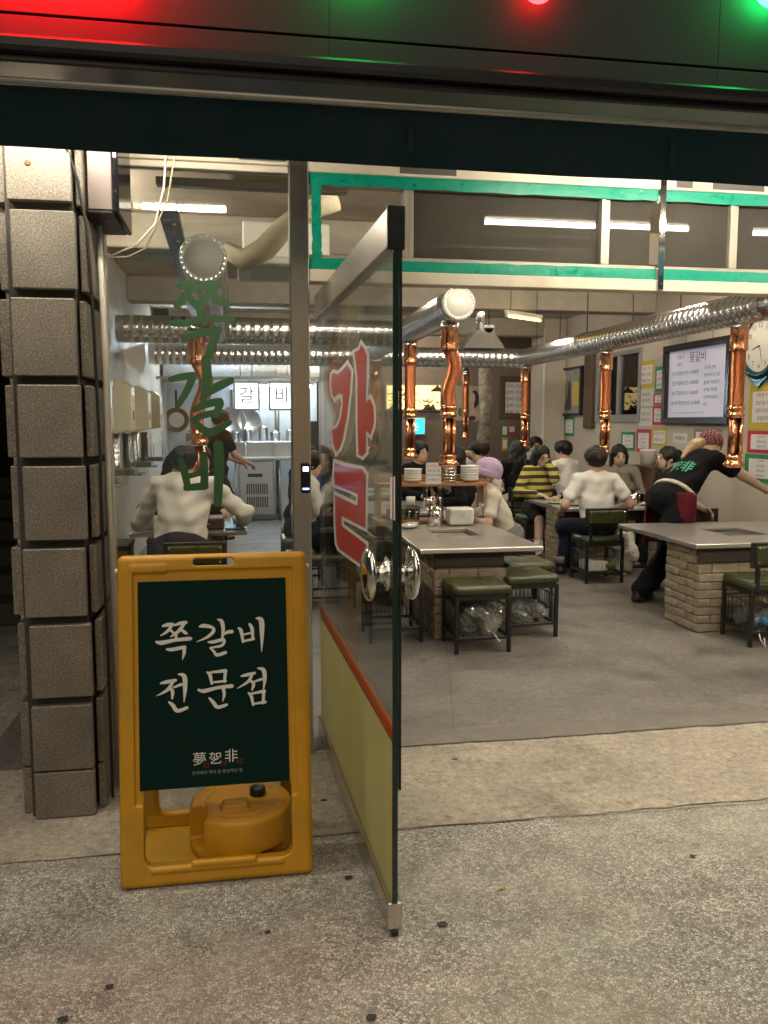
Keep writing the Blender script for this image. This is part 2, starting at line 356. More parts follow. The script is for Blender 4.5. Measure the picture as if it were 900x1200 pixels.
vinyl_w = M('white vinyl', (.66, .66, .64), .35)
ink = M('black ink', (.02, .02, .025), .7); ink_r = M('red ink', (.55, .04, .04), .7); ink_g = M('green print', (.02, .22, .09), .7); ink_b = M('blue ink', (.05, .07, .2), .7)
vinyl = M('olive vinyl seat', (.042, .048, .015), .33, var=.10, vs_=4, bump=.05, bs=40)
wood = wood_mat('shelf wood', (.26, .12, .045), (.42, .22, .09)); wood_d = wood_mat('dark wood', (.06, .035, .02), (.11, .06, .03))
porcelain = M('white porcelain', (.75, .73, .67), .25); paper = M('white paper', (.74, .72, .70), .8)
g_clear = glass('window glass', (.95, .965, .955), .05, .004, (.45, .43, .38)); g_door = glass('door glass', (.93, .955, .94), .04, .006, (.4, .42, .38), fk=.55)
g_mesh = glass('insect mesh pane', (.14, .135, .125), .07, .55, (.19, .175, .15), even=.12); g_bot = glass('clear bottle', (.80, .86, .84), .12)
g_green = glass('green bottle', (.05, .32, .10), .12)
film_y = glass('yellow film', (.92, .89, .62), .05, .50, (.76, .72, .40), fk=.5, even=.05); bag_m = glass('thin plastic bag', (.80, .81, .79), .22, .42, (.62, .63, .58), .12)
edge_g = M('glass edge', (.004, .03, .022), .2, coat=.3)
fascia = M('dark fascia sheet', (.050, .060, .057), .72, var=.12, vs_=2.5); fascia.node_tree.nodes['Principled BSDF'].inputs['Specular IOR Level'].default_value = .25
awn = M('teal awning cloth', (.0, .024, .033), .85, var=.15, vs_=3, bump=.1, bs=120)
rail_m = M('grey awning rail', (.36, .35, .31), .4, .6, var=.1)
tube_on = emis('lit tube', (1, .89, .72), LAMP_IN); tube_out = emis('lit canopy tube', (1, .89, .71), LAMP_CANOPY); tube_k = emis('lit kitchen tube', (.80, .92, 1.), LAMP_IN*1.5)
neon_r = emis('red neon', (1, .010, .012), 22.); neon_g = emis('green neon', (.01, 1, .16), 30.); neon_R = emis('strong red neon', (1, .006, .010), 170.)
lamp_body = M('lamp housing', (.62, .60, .55), .5)
def txt(body, size, frame, mat, parent, name='lettering', align='CENTER', shear=0., bold=0., lines=None, dz=.0):
    cu = bpy.data.curves.new('t', 'FONT'); cu.body = body; cu.size = size; cu.align_x = align; cu.align_y = 'CENTER'; cu.shear = shear; cu.offset = bold; cu.resolution_u = 2
    t = bpy.data.objects.new('t', cu); COL.objects.link(t)
    me = bpy.data.meshes.new_from_object(t.evaluated_get(bpy.context.evaluated_depsgraph_get())); bpy.data.objects.remove(t); bpy.data.curves.remove(cu)
    o, u, v, nn = frame; me.materials.clear()
    for q in me.vertices: q.co = o+u*q.co.x+v*q.co.y+nn*dz
    off = Vector((0, 0, 0)); p = parent
    while p is not None: off += Vector(p.location); p = p.parent
    me.transform(Matrix.Translation(-off)); me.name = name
    return obj(name, me, mat, parent)
def brush(mb, strokes, f, dz=.0003, k=1.):
    """strokes of (x, y, width); f maps (x, y, lift) into the place"""
    for i, st in enumerate(strokes):
        P = []; st = [(a_, b_, c_*k) for a_, b_, c_ in st]
        for j in range(len(st)-1):
            a, b = st[j], st[j+1]; a0 = st[j-1] if j else a; b1 = st[j+2] if j+2 < len(st) else b
            for kk_ in range(6):
                t = kk_/6; h = lambda q: .5*((2*a[q])+(-a0[q]+b[q])*t+(2*a0[q]-5*a[q]+4*b[q]-b1[q])*t*t+(-a0[q]+3*a[q]-3*b[q]+b1[q])*t**3)
                P.append((h(0), h(1), max(2, h(2))))
        P.append(st[-1]); L_, R_ = [], []
        for j, p in enumerate(P):
            q0, q1 = P[max(0, j-1)], P[min(len(P)-1, j+1)]; dx, dy = q1[0]-q0[0], q1[1]-q0[1]; l = math.hypot(dx, dy) or 1; nx, ny = -dy/l, dx/l
            L_.append((p[0]+nx*p[2]/2, p[1]+ny*p[2]/2)); R_.append((p[0]-nx*p[2]/2, p[1]-ny*p[2]/2))
        def capp(p, q, w_):
            dx, dy = p[0]-q[0], p[1]-q[1]; l = math.hypot(dx, dy) or 1; dx /= l; dy /= l
            return [(p[0]+w_/2*(dx*math.sin(a)-dy*math.cos(a)), p[1]+w_/2*(dy*math.sin(a)+dx*math.cos(a))) for a in (rad(30), rad(60), rad(90), rad(120), rad(150))]
        e = capp(P[-1], P[-2], P[-1][2]); s_ = capp(P[0], P[1], P[0][2])
        n = len(P); vs_ = L_+R_+e+s_; fs = [(j, j+1, n+j+1, n+j) for j in range(n-1)]
        fs.append(tuple([n-1]+[2*n+j for j in range(5)]+[2*n-1])); fs.append(tuple([n]+[2*n+5+j for j in range(5)]+[0]))
        mb.add([f(x, y, dz*(i+1)) for x, y in vs_], fs)
    return mb
# ================================================================== THE SETTING
FY = 3.70                    # shop front plane
WXR, WXL, WYB, ZC = 4.90, -1.15, 14.2, 3.05
def slab(name, lo, hi, mat): return tag(MB().box(lo, hi).build(name, mat), kind='structure')
slab('pavement', (-60, -60, -.30), (60, 60, 0), pave_m)
def worn_sheet(name, x0, x1, y0, y1, z, mat, a0, a1, n_=160):
    rs = np.random.RandomState(5); e = []
    for amp in (a0, a1):
        w_ = np.cumsum(rs.randn(n_+1)); w_ -= np.linspace(w_[0], w_[-1], n_+1); w_ = w_/max(1e-6, np.abs(w_).max()); e.append(amp*(.6*w_+.4*rs.rand(n_+1)))
    xs = np.linspace(x0, x1, n_+1); vs_ = [(xs[k], y0+e[0][k], z) for k in range(n_+1)]+[(xs[k], y1+e[1][k], z) for k in range(n_+1)]
    return tag(MB().add(vs_, [(k, k+1, n_+2+k, n_+1+k) for k in range(n_)]).build(name, mat), kind='structure')
worn_sheet('threshold_band', -3, 6, 2.885, FY+.03, .004, band_m, .035, .05)
worn_sheet('worn_sill', .45, 6, FY-.04, FY+.10, .0095, M('dark worn sill', (.16, .145, .125), .8, var=.25, vs_=9), .03, .045)
slab('shop_floor', (WXL, FY+.001, -.02), (WXR, 10.4, .005), floor_m)
slab('kitchen_floor', (WXL, 10.401, -.02), (WXR, WYB, .006), tile_m)
# floor joints, thin recessed-looking lines of grout
def joint(pts, wd, name, z=.0065, mat=None):
    mb = MB()
    for a, b in zip(pts[:-1], pts[1:]):
        a = Vector(a); b = Vector(b); d = (b-a).normalized(); n_ = Vector((-d.y, d.x))*wd/2
        mb.add([(a.x-n_.x, a.y-n_.y, z), (b.x-n_.x, b.y-n_.y, z), (b.x+n_.x, b.y+n_.y, z), (a.x+n_.x, a.y+n_.y, z)], [(0, 1, 2, 3)])
    return tag(mb.build(name, mat), kind='structure')
grout = M('floor joint', (.12, .11, .10), .9); grout_l = M('kitchen joint', (.30, .31, .32), .8)
joint([(.99, 3.75), (1.28, 5.02), (1.36, 5.4)], .004, 'floor_joint', .0072, grout)
joint([(2.55, 3.75), (2.62, 5.2), (2.7, 7.5), (2.72, 10.3)], .004, 'floor_joint', .0072, grout)
joint([(-.53, 2.89), (.6, 2.905), (1.3, 2.885), (2.1, 2.868), (4, 2.86)], .005, 'pavement_joint', .0062, M('pavement joint', (.23, .21, .175), .9))
for yy in (10.9, 11.5, 12.1, 12.7): joint([(-1.1, yy), (1.4, yy)], .008, 'floor_joint', .008, grout_l)
for xx in (-.4, .2, .8): joint([(xx, 10.42), (xx, 12.8)], .008, 'floor_joint', .008, grout_l)
# neighbouring dark entrance with steps
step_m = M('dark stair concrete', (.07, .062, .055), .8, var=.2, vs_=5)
tag(MB().prism([(-.80, 3.72), (-.775, 3.74), (-1.151, 4.95), (-1.19, 4.95)], 0, 3.04).build('side_wall', M('shade-toned wall', (.018, .017, .016), .7, var=.2)), 'shade-toned slanting wall behind the granite pillar', 'wall')  # near-black colour carries the shade of the entrance
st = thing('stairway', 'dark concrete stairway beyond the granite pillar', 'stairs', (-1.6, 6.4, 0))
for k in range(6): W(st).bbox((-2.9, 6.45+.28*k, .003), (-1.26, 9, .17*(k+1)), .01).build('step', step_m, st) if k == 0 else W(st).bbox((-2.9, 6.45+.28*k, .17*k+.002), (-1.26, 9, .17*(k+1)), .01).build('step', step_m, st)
dk = M('shade-toned wall', (.018, .017, .016), .7, var=.2)  # stairway shade put into the wall colour
tag(MB().box((-3.05, 4.2, 0), (-2.9, 9.2, 3.04)).build('stair_wall', dk), 'dark shade-toned wall at the side of the stairway', 'wall')
tag(MB().box((-2.9, 9.0, 0), (-1.26, 9.1, 3.04)).build('stair_wall', dk), 'dark shade-toned wall closing the top of the stairway', 'wall')
lint = thing('entrance_lintel', 'brown timber lintel with white panel over the dark stairway', 'lintel', (-1.6, 6.35, 2.5))
W(lint).bbox((-2.9, 6.3, 2.48), (-1.245, 6.42, 2.60), .006).build('beam', wood, lint)
W(lint).bbox((-2.9, 6.34, 2.601), (-1.245, 6.42, 3.04), .004).build('panel', white_al, lint)
# shell of the restaurant
def wallbox(name, lo, hi, mat, label): return tag(MB().box(lo, hi).build(name, mat), label, 'wall')
wallbox('plaster_wall', (WXR, FY-.2, 0), (WXR+.15, 9.72, ZC), plaster, 'pale plaster wall carrying the menu board, clock and posters')
wallbox('plaster_wall', (WXR, 11.05, 0), (WXR+.15, WYB, ZC), plaster, 'pale plaster wall beyond the inside window, with the framed picture')
wallbox('plaster_wall', (WXR, 9.722, 0), (WXR+.15, 11.048, 1.5), plaster, 'plaster wall below the inside window')
wallbox('plaster_wall', (WXR, 9.722, 2.42), (WXR+.15, 11.048, ZC), plaster, 'plaster wall above the inside window')
wallbox('panel_wall', (WXL-.09, 4.951, 0), (WXL, WYB, ZC), plaster_l, 'cream panelled wall behind the cup cabinets')
wallbox('brown_wall', (1.3, WYB-.5, 0), (WXR-.001, WYB-.35, ZC-.001), plaster_b, 'dark brown back wall with the lit yellow picture')
kw = M('kitchen steel wall', (.52, .56, .60), .38, .3, var=.08, vs_=3)
wallbox('kitchen_wall', (WXL, WYB-.05, 0), (1.299, WYB, ZC), kw, 'pale bluish steel wall at the back of the kitchen')
tag(MB().box((-3.1, FY+.001, ZC), (WXR+1.5, WYB, ZC+.15)).build('ceiling', ceil_m), kind='structure')
pil = thing('wall_pillar', 'pale plaster pillar standing out of the wall beside the framed picture', 'pillar', (4.7, 12.4, 0))
W(pil).bbox((4.55, 12.15, .006), (WXR-.001, 12.75, ZC-.002), .015).build('shaft', plaster, pil)
W(pil).tube([(4.53, 12.1, .1), (4.53, 12.1, 2.9)], .016, 8).build('conduit', lamp_body, pil)
tk = thing('mottled_column', 'mottled grey column like bare tree bark by the brown back wall', 'column', (3.85, 12.9, 0))
bark = M('mottled bark paint', (.24, .21, .165), .9, var=.75, vs_=9, bump=.5, bs=10)
W(tk).tube([(3.85+.02*math.sin(k*1.3), 12.9, .006+k*.30) for k in range(11)], [.10+.014*math.sin(k*2.1) for k in range(11)], 12).build('shaft', bark, tk)
beam_m = M('ceiling beam', (.32, .285, .23), .85, var=.12)
for k, (yy, lab) in enumerate(((6.6, 'nearest the shop front'), (9.4, 'over the middle tables'), (12.2, 'before the kitchen'))):
    tag(MB().bbox((WXL+.001, yy, ZC-.26), (WXR-.001, yy+.28, ZC-.001), .01).build('ceiling_beam', beam_m), 'plastered ceiling beam '+lab, 'beam')

# ================================================================== SHOP FRONT
# granite pillar
gp = thing('stone_pillar', 'square grey granite block pillar beside the shop window', 'pillar', (-.68, 3.4, 0))
js = [.006, .188, .47, .778, 1.065, 1.368, 1.662, 1.968, 2.271, 2.62]
core = M('pillar core mortar', (.055, .05, .043), .95, var=.3)
W(gp).box((-.80, 3.235, .003), (-.575, FY-.02, 2.75)).build('core', core, gp)
def block(z0, z1, dx):
    mb = W(gp); g = .015; t = .004
    for poly in ([(-.783, 3.20), (-.566, 3.20), (-.566, 3.234), (-.783, 3.234)], [(-.838, 3.262), (-.787, 3.262), (-.787, 3.60), (-.838, 3.60)], [(-.562, 3.262), (-.537, 3.262), (-.537, 3.66), (-.562, 3.66)]):
        xs = [p[0] for p in poly]; ys = [p[1] for p in poly]
        mb.bbox((min(xs)+dx, min(ys), z0), (max(xs)+dx, max(ys), z1), t)
    return mb
for k in range(9):
    gap = .002 if k == 0 else .027
    dx = (.0, .0, .004, -.003, .005, .001, -.004, .003, -.002)[k]*1.5
    block(js[k]+(.0 if k == 0 else .004), js[k+1]-gap if k else js[k+1]-.003, dx).build('stone_block', granite, gp)
W(gp).lathe([(.0, 0), (.011, 0), (.011, .004), (.005, .006), (0, .006)][::-1], (-.71, 3.1995, 2.40), 12, 'y').build('bolt', M('rusty bolt', (.12, .05, .025), .9), gp)
# cables along the pillar
dcab = M('black cable', (.015, .014, .013), .6); wcab = M('white cable', (.60, .56, .48), .6)
pts = [(-.588, 3.19, 2.70), (-.585, 3.19, 2.48), (-.552, 3.24, 2.36), (-.528, 3.25, 2.2), (-.522, 3.27, 1.95), (-.523, 3.3, 1.7), (-.518, 3.3, 1.4), (-.523, 3.32, 1.0), (-.518, 3.32, .6), (-.52, 3.32, .02)]
tag(MB().tube(pts, .006, 7).build('power_cable', dcab), 'black cable running down the corner of the granite pillar', 'cable')
tag(MB().tube([(-.515, 3.45, 2.25), (-.51, 3.45, 1.7), (-.513, 3.45, 1.2), (-.51, 3.45, .02)], .011, 8).build('flexible_conduit', wcab), 'pale ribbed conduit beside the black cable on the pillar', 'conduit')
tag(MB().tube([at(195, 172, Y=3.4), at(192, 220, Y=3.4), at(182, 262, Y=3.4), at(160, 287, Y=3.4), at(130, 300, Y=3.45), at(110, 290, Y=3.5), at(107, 262, Y=3.5)], .0045, 7).build('power_cable', wcab), 'loose white cable looping from the canopy to the pillar', 'cable')
tag(MB().tube([at(107, 292, Y=3.5), at(128, 302, Y=3.5), at(150, 301, Y=3.5), at(170, 291, Y=3.48), at(196, 236, Y=3.46), at(205, 180, Y=3.4)], .0035, 7).build('power_cable', M('beige wire', (.45, .36, .25), .6)), 'thin beige wire joined with blue connectors beside the pillar', 'cable')
# side display box
db = thing('display_box', 'dark mauve metal display box with glossy black edge above the window jamb', 'display', (-.47, 3.4, 2.27))
mauve = M('mauve metal', (.12, .095, .09), .45, .3, var=.1)
W(db).bbox((-.530, 3.30, 2.275), (-.441, 3.66, 2.70), .004).build('housing', mauve, db)
W(db).bbox((-.4405, 3.288, 2.264), (-.418, 3.67, 2.705), .008).build('screen', M('gloss black', (.006, .006, .007), .06), db)
W(db).bbox((-.530, 3.300, 2.264), (-.441, 3.67, 2.2745), .003).build('lower_trim', black_m, db)
# fixed shop window
sw = thing('shop_window', 'tall fixed shop window with green brush lettering between pillar and steel post', 'window', (-.15, FY, 0))
W(sw).bbox((-.596, FY-.03, .006), (-.556, FY+.03, 2.62), .003).build('frame', M('grey jamb', (.34, .33, .30), .5, var=.1), sw)
W(sw).bbox((-.5555, FY-.035, .006), (-.528, FY+.03, 2.62), .003).build('frame', white_al, sw)
W(sw).bbox((-.5275, FY-.025, 2.545), (.225, FY+.03, 2.572), .003).build('frame', white_al, sw)
W(sw).bbox((-.5275, FY-.03, .006), (.225, FY+.03, .10), .003).build('frame', steel_h, sw)
pn = W(sw).box((-.5277, FY-.005, .1005), (.2255, FY+.005, 2.5445)).build('pane', g_clear, sw)
GW = [[(130,65,30),(175,55,34),(215,60,30)],[(205,65,32),(165,110,34),(118,160,34)],[(225,72,30),(275,58,34),(325,60,30)],[(312,65,34),(262,120,36),(232,158,30)],[(170,112,30),(205,150,34),(240,185,34)],[(295,118,30),(330,140,34),(365,155,28)],[(240,160,34),(235,235,34)],[(90,250,26),(160,252,32),(260,230,30),(398,232,26)],[(165,325,30),(220,302,34),(322,290,34)],[(318,292,36),(297,360,36),(272,430,26)],
 [(85,535,26),(140,522,32),(198,515,34)],[(198,520,34),(167,590,32),(125,662,26)],[(262,435,44),(268,520,42),(258,600,36),(246,635,26)],[(265,602,36),(330,567,40),(388,540,32)],[(205,688,24),(250,662,34),(332,645,34)],[(335,655,34),(312,712,32)],[(315,700,30),(250,715,30),(205,735,26)],[(198,735,26),(250,788,36),(300,796,36),(380,752,26)],
 [(135,940,30),(155,1000,34),(172,1078,30)],[(250,915,34),(255,990,34),(255,1060,36)],[(170,1022,24),(245,1002,24)],[(165,1078,30),(258,1070,34)],[(325,865,44),(330,960,44),(325,1080,40),(322,1155,36)]]
off = Vector(sw.location)
brush(W(sw), GW, lambda x, y, l: at(180+x/4.286, 320+y/4.286, Y=FY-.0065-l), k=1.15).build('lettering', let_g, sw, True)
# steel post between window and door, with sensor box
sp = thing('steel_post', 'polished stainless door post with small black sensor box', 'post', (.267, FY, 0))
W(sp).bbox((.2265, FY-.05, .006), (.307, FY+.05, 2.60), .004).build('shaft', steel, sp)
p0 = at(356, 560, Y=FY-.05)
sb = W(sp).bbox((.262, FY-.078, p0.z-.065), (.302, FY-.0505, p0.z+.065), .006).build('sensor_box', M('gloss black', (0, 0, 0)), sp)
W(sp).bbox((.270, FY-.0795, p0.z+.03), (.294, FY-.0785, p0.z+.05), .0003).build('status_light', emis('blue white led', (.6, .75, 1), 3.), sb)
W(sp).bbox((.268, FY-.0795, p0.z-.05), (.296, FY-.0785, p0.z-.042), .0003).build('status_light', emis('blue led', (.2, .3, 1), 4.), sb)
# header over the whole front, transom band
hd = thing('header_beam', 'long cream aluminium header over the shop front under the canopy', 'beam', (1.5, FY, 2.6))
W(hd).bbox((-.596, FY-.06, 2.622), (6, FY+.06, 2.80), .004).build('upper_face', white_al, hd)
W(hd).bbox((-.527, FY-.04, 2.5725), (.2255, FY+.04, 2.6215), .003).build('lower_face', white_al, hd)
W(hd).bbox((.3075, FY-.045, 2.551), (6, FY+.05, 2.6215), .003).build('lower_face', white_al, hd)
vent = M('vent grille', (.10, .09, .08), .6)
for x0, x1 in ((.02, .215), (.70, .95), (1.98, 2.06), (2.16, 2.42)): W(hd).bbox((x0, FY-.0475, 2.562 if x0 > .3 else 2.585), (x1, FY-.0455, 2.598 if x0 > .3 else 2.612), .0008).build('vent', vent, hd)
W(hd).bbox((.3075, FY-.04, 2.10), (6, FY+.05, 2.152), .003).build('lower_face', white_al, hd)
al = M('anodised window frame', (.42, .385, .32), .45, .4, var=.08)
def transom(x0, x1, stiles, label, clear_first=False):
    t = thing('transom_window', label, 'window', ((x0+x1)/2, FY, 2.153))
    z0, z1 = 2.1525, 2.5505
    W(t).bbox((x0, FY-.03, z1-.045), (x1, FY+.04, z1), .003).build('frame', al, t)
    W(t).bbox((x0, FY-.03, z0), (x1, FY+.04, z0+.062), .003).build('frame', al, t)
    for i, xs in enumerate(stiles):
        f = W(t).bbox((xs-.022, FY-.028, z0+.0625), (xs-.002, FY+.04, z1-.0455), .002).bbox((xs+.0, FY-.02, z0+.0625), (xs+.022, FY+.03, z1-.0455), .002).build('stile', al, t)
    xs = [x0]+list(stiles)+[x1]
    for i in range(len(xs)-1):
        W(t).box((xs[i]+.0225, FY-.004+.012*(i % 2), z0+.0625), (xs[i+1]-.0225, FY+.002+.012*(i % 2), z1-.0455)).build('pane', g_clear if clear_first and i == 0 else g_mesh, t)
    # green masking tape round the frame, a little uneven
    def strip(p, q, wd, hor, fy):
        mb = W(t); n_ = 24; vs_ = []
        for k in range(n_+1):
            s_ = k/n_; a = p+(q-p)*s_; j1, j2 = random.uniform(-.003, .003), random.uniform(-.003, .003)
            for jj, e in ((j1, -wd/2), (j2, wd/2)):
                d = Vector((0, 0, e+jj)) if hor else Vector((e+jj, 0, 0)); vs_.append(a+d+Vector((0, fy+random.uniform(-.0015, .0015), 0)))
        mb.add(vs_, [(2*k, 2*k+2, 2*k+3, 2*k+1) for k in range(n_)], True); return mb.build('tape', tape_m, t)
    strip(Vector((x0, 0, z1-.022)), Vector((x1, 0, z1-.022)), .052, True, FY-.034)
    strip(Vector((x0, 0, z0+.024)), Vector((x1, 0, z0+.024)), .048, True, FY-.034)
    return t, strip
t1, strip1 = transom(.3085, 1.902, [.745, 1.654], 'transom window edged with green tape beside the steel post', True)
strip1(Vector((.343, 0, 2.175)), Vector((.340, 0, 2.53)), .040, False, FY-.036)
t2, _ = transom(1.932, 4.4, [2.29, 3.1], 'transom window edged with green tape beyond the riveted strap')
bk = thing('steel_strap', 'riveted steel strap between the two taped transom windows', 'bracket', (1.917, FY-.05, 2.1))
W(bk).bbox((1.9025, FY-.052, 2.105), (1.9315, FY-.046, 2.60), .002).build('plate', chrome, bk)
for zz in (2.13, 2.56): W(bk).lathe([(0, -.004), (.006, -.003), (.007, 0)], (1.917, FY-.0525, zz), 10, 'y').build('rivet', black_m, bk)
# glass door standing open
DN, DF = Vector((.424, 2.266, 0)), Vector((.370, 3.873, 0)); DU = (DN-DF).normalized(); DL = (DN-DF).length; DV = Vector((0, 0, 1)); DNm = Vector((DU.y, -DU.x, 0))
if DNm.x > 0: DNm = -DNm      # towards the pillar side
def dpt(x, y, lift=0.):       # point of the door plane
    d = _F+_R*((x-450)/F_PX)-_U*((y-600)/F_PX); t = (DF-EYE).dot(DNm)/d.dot(DNm); return EYE+d*t+DNm*(.007+lift)
gd = thing('glass_door', 'open frameless glass door with big red letters and round chrome pulls', 'door', DF)
def dbox(u0, u1, z0, z1, n0, n1, b=.002):
    mb = MB(); mb.bbox((u0, n0, z0), (u1, n1, z1), b); mb.v = [DU*p.x+DNm*p.y+Vector((0, 0, p.z)) for p in mb.v]; mb.f = [tuple(reversed(f)) for f in mb.f] if DU.cross(DNm).z < 0 else mb.f; return mb
zt = dpt(465, 241).z
dbox(.002, DL-.002, .10, zt-.10, -.006, .006, .001).build('pane', g_door, gd)
dbox(0, DL-.012, zt-.105, zt, -.022, .022, .003).build('rail', steel_h, gd); dbox(DL-.0115, DL+.006, zt-.112, zt+.002, -.024, .024, .002).build('rail_cap', black_m, gd)
dbox(0, DL, .022, .105, -.022, .022, .003).build('rail', steel_h, gd)
dbox(DL-.0015, DL+.006, .106, zt-.113, -.007, .009, .001).build('edge_strip', edge_g, gd)
rub = M('brush seal', (.02, .018, .015), .9, bump=.5, bs=200)
dbox(DL-.006, DL+.008, .45, zt-.02, -.016, -.0095, .001).build('brush_seal', rub, gd)
dbox(DL-.02, DL+.004, .004, .021, -.01, .01, .002).build('floor_bolt', black_m, gd)
zs = [dpt(466, 878).z, dpt(466, 850).z]; zb = sum(zs)/2
dbox(.01, DL-.004, .106, zb-.03, .0065, .0072, .0002).build('yellow_film', film_y, gd)
dbox(.01, DL-.004, zb-.0295, zb-.022, .0065, .0074, .0002).build('stripe', M('brown stripe', (.10, .04, .015), .5), gd)
dbox(.01, DL-.004, zb-.0215, zb+.012, .0065, .0074, .0002).build('stripe', M('red stripe', (.42, .045, .008), .45), gd)
dbox(.01, DL-.004, zb+.0125, zb+.03, .0065, .0074, .0002).build('stripe', M('orange stripe', (.55, .17, .02), .45), gd)
DR = [[(72,188),(95,195),(118,172),(138,150),(156,178),(150,270),(135,400),(115,500),(98,545),(85,557),(72,520),(65,455),(90,445),(108,400),(118,330),(115,288),(95,285),(78,305),(68,290),(62,240),(65,195)],
      [(205,55),(220,75),(232,110),(228,200),(228,330),(246,308),(262,345),(265,420),(248,480),(228,455),(228,560),(210,578),(192,570),(188,460),(188,320),(188,220),(178,130),(172,92),(195,82)],
      [(80,610),(125,625),(210,640),(228,665),(225,915),(112,857),(112,905),(228,990),(225,1100),(100,1012),(88,985),(82,880),(80,760),(95,768),(186,810),(190,755),(80,712),(76,660)]]
def grow(poly, e):
    out = []; n_ = len(poly); A = sum(poly[i][0]*poly[(i+1) % n_][1]-poly[(i+1) % n_][0]*poly[i][1] for i in range(n_)); sgn = 1 if A > 0 else -1
    for i in range(n_):
        (ax, ay), (bx, by), (cx, cy_) = poly[i-1], poly[i], poly[(i+1) % n_]
        n1 = Vector((by-ay, ax-bx)).normalized()*sgn; n2 = Vector((cy_-by, bx-cx)).normalized()*sgn; m_ = n1+n2; l = max(m_.length, .5); m_ = m_.normalized()*min(e*2/l, e*1.6)
        out.append((bx+m_.x, by+m_.y*1.6))
    return out
def poly3(polys, lift):
    mb = MB(DF)
    for i, p in enumerate(polys): mb.add([dpt(375+x/4, 390+y/4, lift+.0003*i) for x, y in p], [tuple(range(len(p)))])
    return mb
poly3([grow(p, 10) for p in DR], .0004).build('letter_outline', vinyl_w, gd, True); poly3(DR, .0018).build('lettering', let_r, gd, True)
tgd = [dpt(460, 560, .0003), dpt(466, 558, .0003), dpt(466, 610, .0003), dpt(460, 608, .0003)]
MB(DF).add(tgd, [(0, 1, 2, 3)]).build('notice_label', paper, gd)
kc = dpt(457, 672, -.007)
def onaxis(prof, c, ax_, name, mat, par, n_=28):
    mb = MB(); mb.lathe(prof, (0, 0, 0), n_); q = Vector((0, 0, 1)).rotation_difference(ax_); mb.v = [q @ p+(c-DF) for p in mb.v]; return mb.build(name, mat, par)
for sg in (1, -1):
    onaxis([(0, 0), (.045, 0), (.05, .004), (.03, .012), (.022, .028), (.028, .04), (.066, .046), (.078, .053), (.076, .062), (.055, .072), (.02, .077), (0, .078)], kc+DNm*.0065*sg, DNm*sg, 'pull_knob', chrome, gd)
for zz in (.22, 1.75):
    pass
# ---------------- canopy: fascia, awning, lamps
fa = thing('fascia_sign', 'dark metal fascia sheet above the awning lit by neon letters', 'signboard', (1, 2.75, 2.66))
z_s = at(450, 49, Y=2.74).z
zf0 = 2.60
for (z0, z1) in ((zf0, z_s-.004), (z_s+.004, 3.6)):
    xs = [-3, .30, 1.62, 4.2] if z0 < 2.7 else [-3, 4.2]
    for a, b in zip(xs[:-1], xs[1:]): W(fa).bbox((a+.0004, 2.74, z0), (b-.0004, 2.765, z1), .0012).build('panel', fascia, fa)
W(fa).box((-3, 2.77, zf0), (4.2, 2.80, 3.6)).build('backing', black_m, fa)
gut = M('gloss dark gutter', (.018, .018, .017), .3, .1)
aw = thing('awning', 'retracted awning with dark teal valance and grey front rail', 'awning', (1, 2.75, 2.34))
W(aw).bbox((-3, 2.64, 2.556), (4.2, 2.80, 2.598), .01).build('gutter', gut, aw)
W(aw).bbox((-3, 2.672, 2.532), (4.2, 2.80, 2.5555), .008).build('gutter_lip', gut, aw)
rz_ = at(450, 123, Y=2.70).z
W(aw).tube([(-3, 2.70, rz_), (4.2, 2.70, rz_)], .011, 10).build('front_rail', rail_m, aw)
mbv = W(aw); N_ = 140
vs_ = []
for k in range(N_+1):
    x = -3+7.2*k/N_
    for j in range(7):
        z = rz_-.002+(2.335-rz_)*j/6; vs_.append((x, 2.708+.09*(j/6)+.003*math.sin(x*9+j*.6)*j/6, z+(.0015*math.sin(x*5.) if j == 6 else 0)))
mbv.add(vs_, [(7*k+j, 7*k+7+j, 7*k+8+j, 7*k+j+1) for k in range(N_) for j in range(6)], True).build('valance', awn, aw)
for x in (.55, 1.45): W(aw).bbox((x, 2.728, 2.36), (x+.02, 2.735, rz_-.02), .001).build('seam', M('teal seam', (0, .018, .022), .9), aw)
tag(MB().box((-3.1, 2.805, 2.86), (6, FY-.061, 2.92)).build('canopy_soffit', M('soffit', (.55, .52, .46), .7, var=.08)), 'pale canopy soffit between fascia and shop front', 'soffit')
tag(MB().box((-3.1, 2.805, 3.201), (6, 14.4, 3.9)).build('upper_storey', M('upper storey wall', (.2, .19, .17), .9)), 'dark upper storey above the canopy', 'building')
def tube_lamp(name, c, L_, mat, label, group, axis='x', cat='lamp', hang=0., wd=.022):
    t = thing(name, label, cat, c, 0 if axis == 'x' else math.pi/2, group)
    MB().bbox((-L_/2-.03, -wd, .022), (L_/2+.03, wd, .065), .006).build('housing', lamp_body, t)
    for s_ in (-1, 1): MB().bbox((s_*(L_/2+.012)-.012, -.018, -.016), (s_*(L_/2+.012)+.012, .018, .0215), .003).build('socket', lamp_body, t)
    MB().tube([(-L_/2, 0, 0), (L_/2, 0, 0)], .014, 10).build('tube', mat, t)
    if hang:
        for s_ in (-1, 1): MB().tube([(s_*L_*.4, 0, .065), (s_*L_*.4, 0, .065+hang)], .004, 6).build('hanger', dcab, t)
    return t
for x, lab in ((-.62, 'before the lettered window'), (1.87, 'before the first taped transom'), (3.42, 'before the strapped transom'), (4.9, 'at the far end of the canopy')):
    tube_lamp('canopy_lamp', (x, 3.02 if x != .62 else 2.93, 2.555 if x != .62 else 2.72), 1.15, tube_out, 'lit tube lamp under the canopy '+lab, 'tube lamps under the canopy')
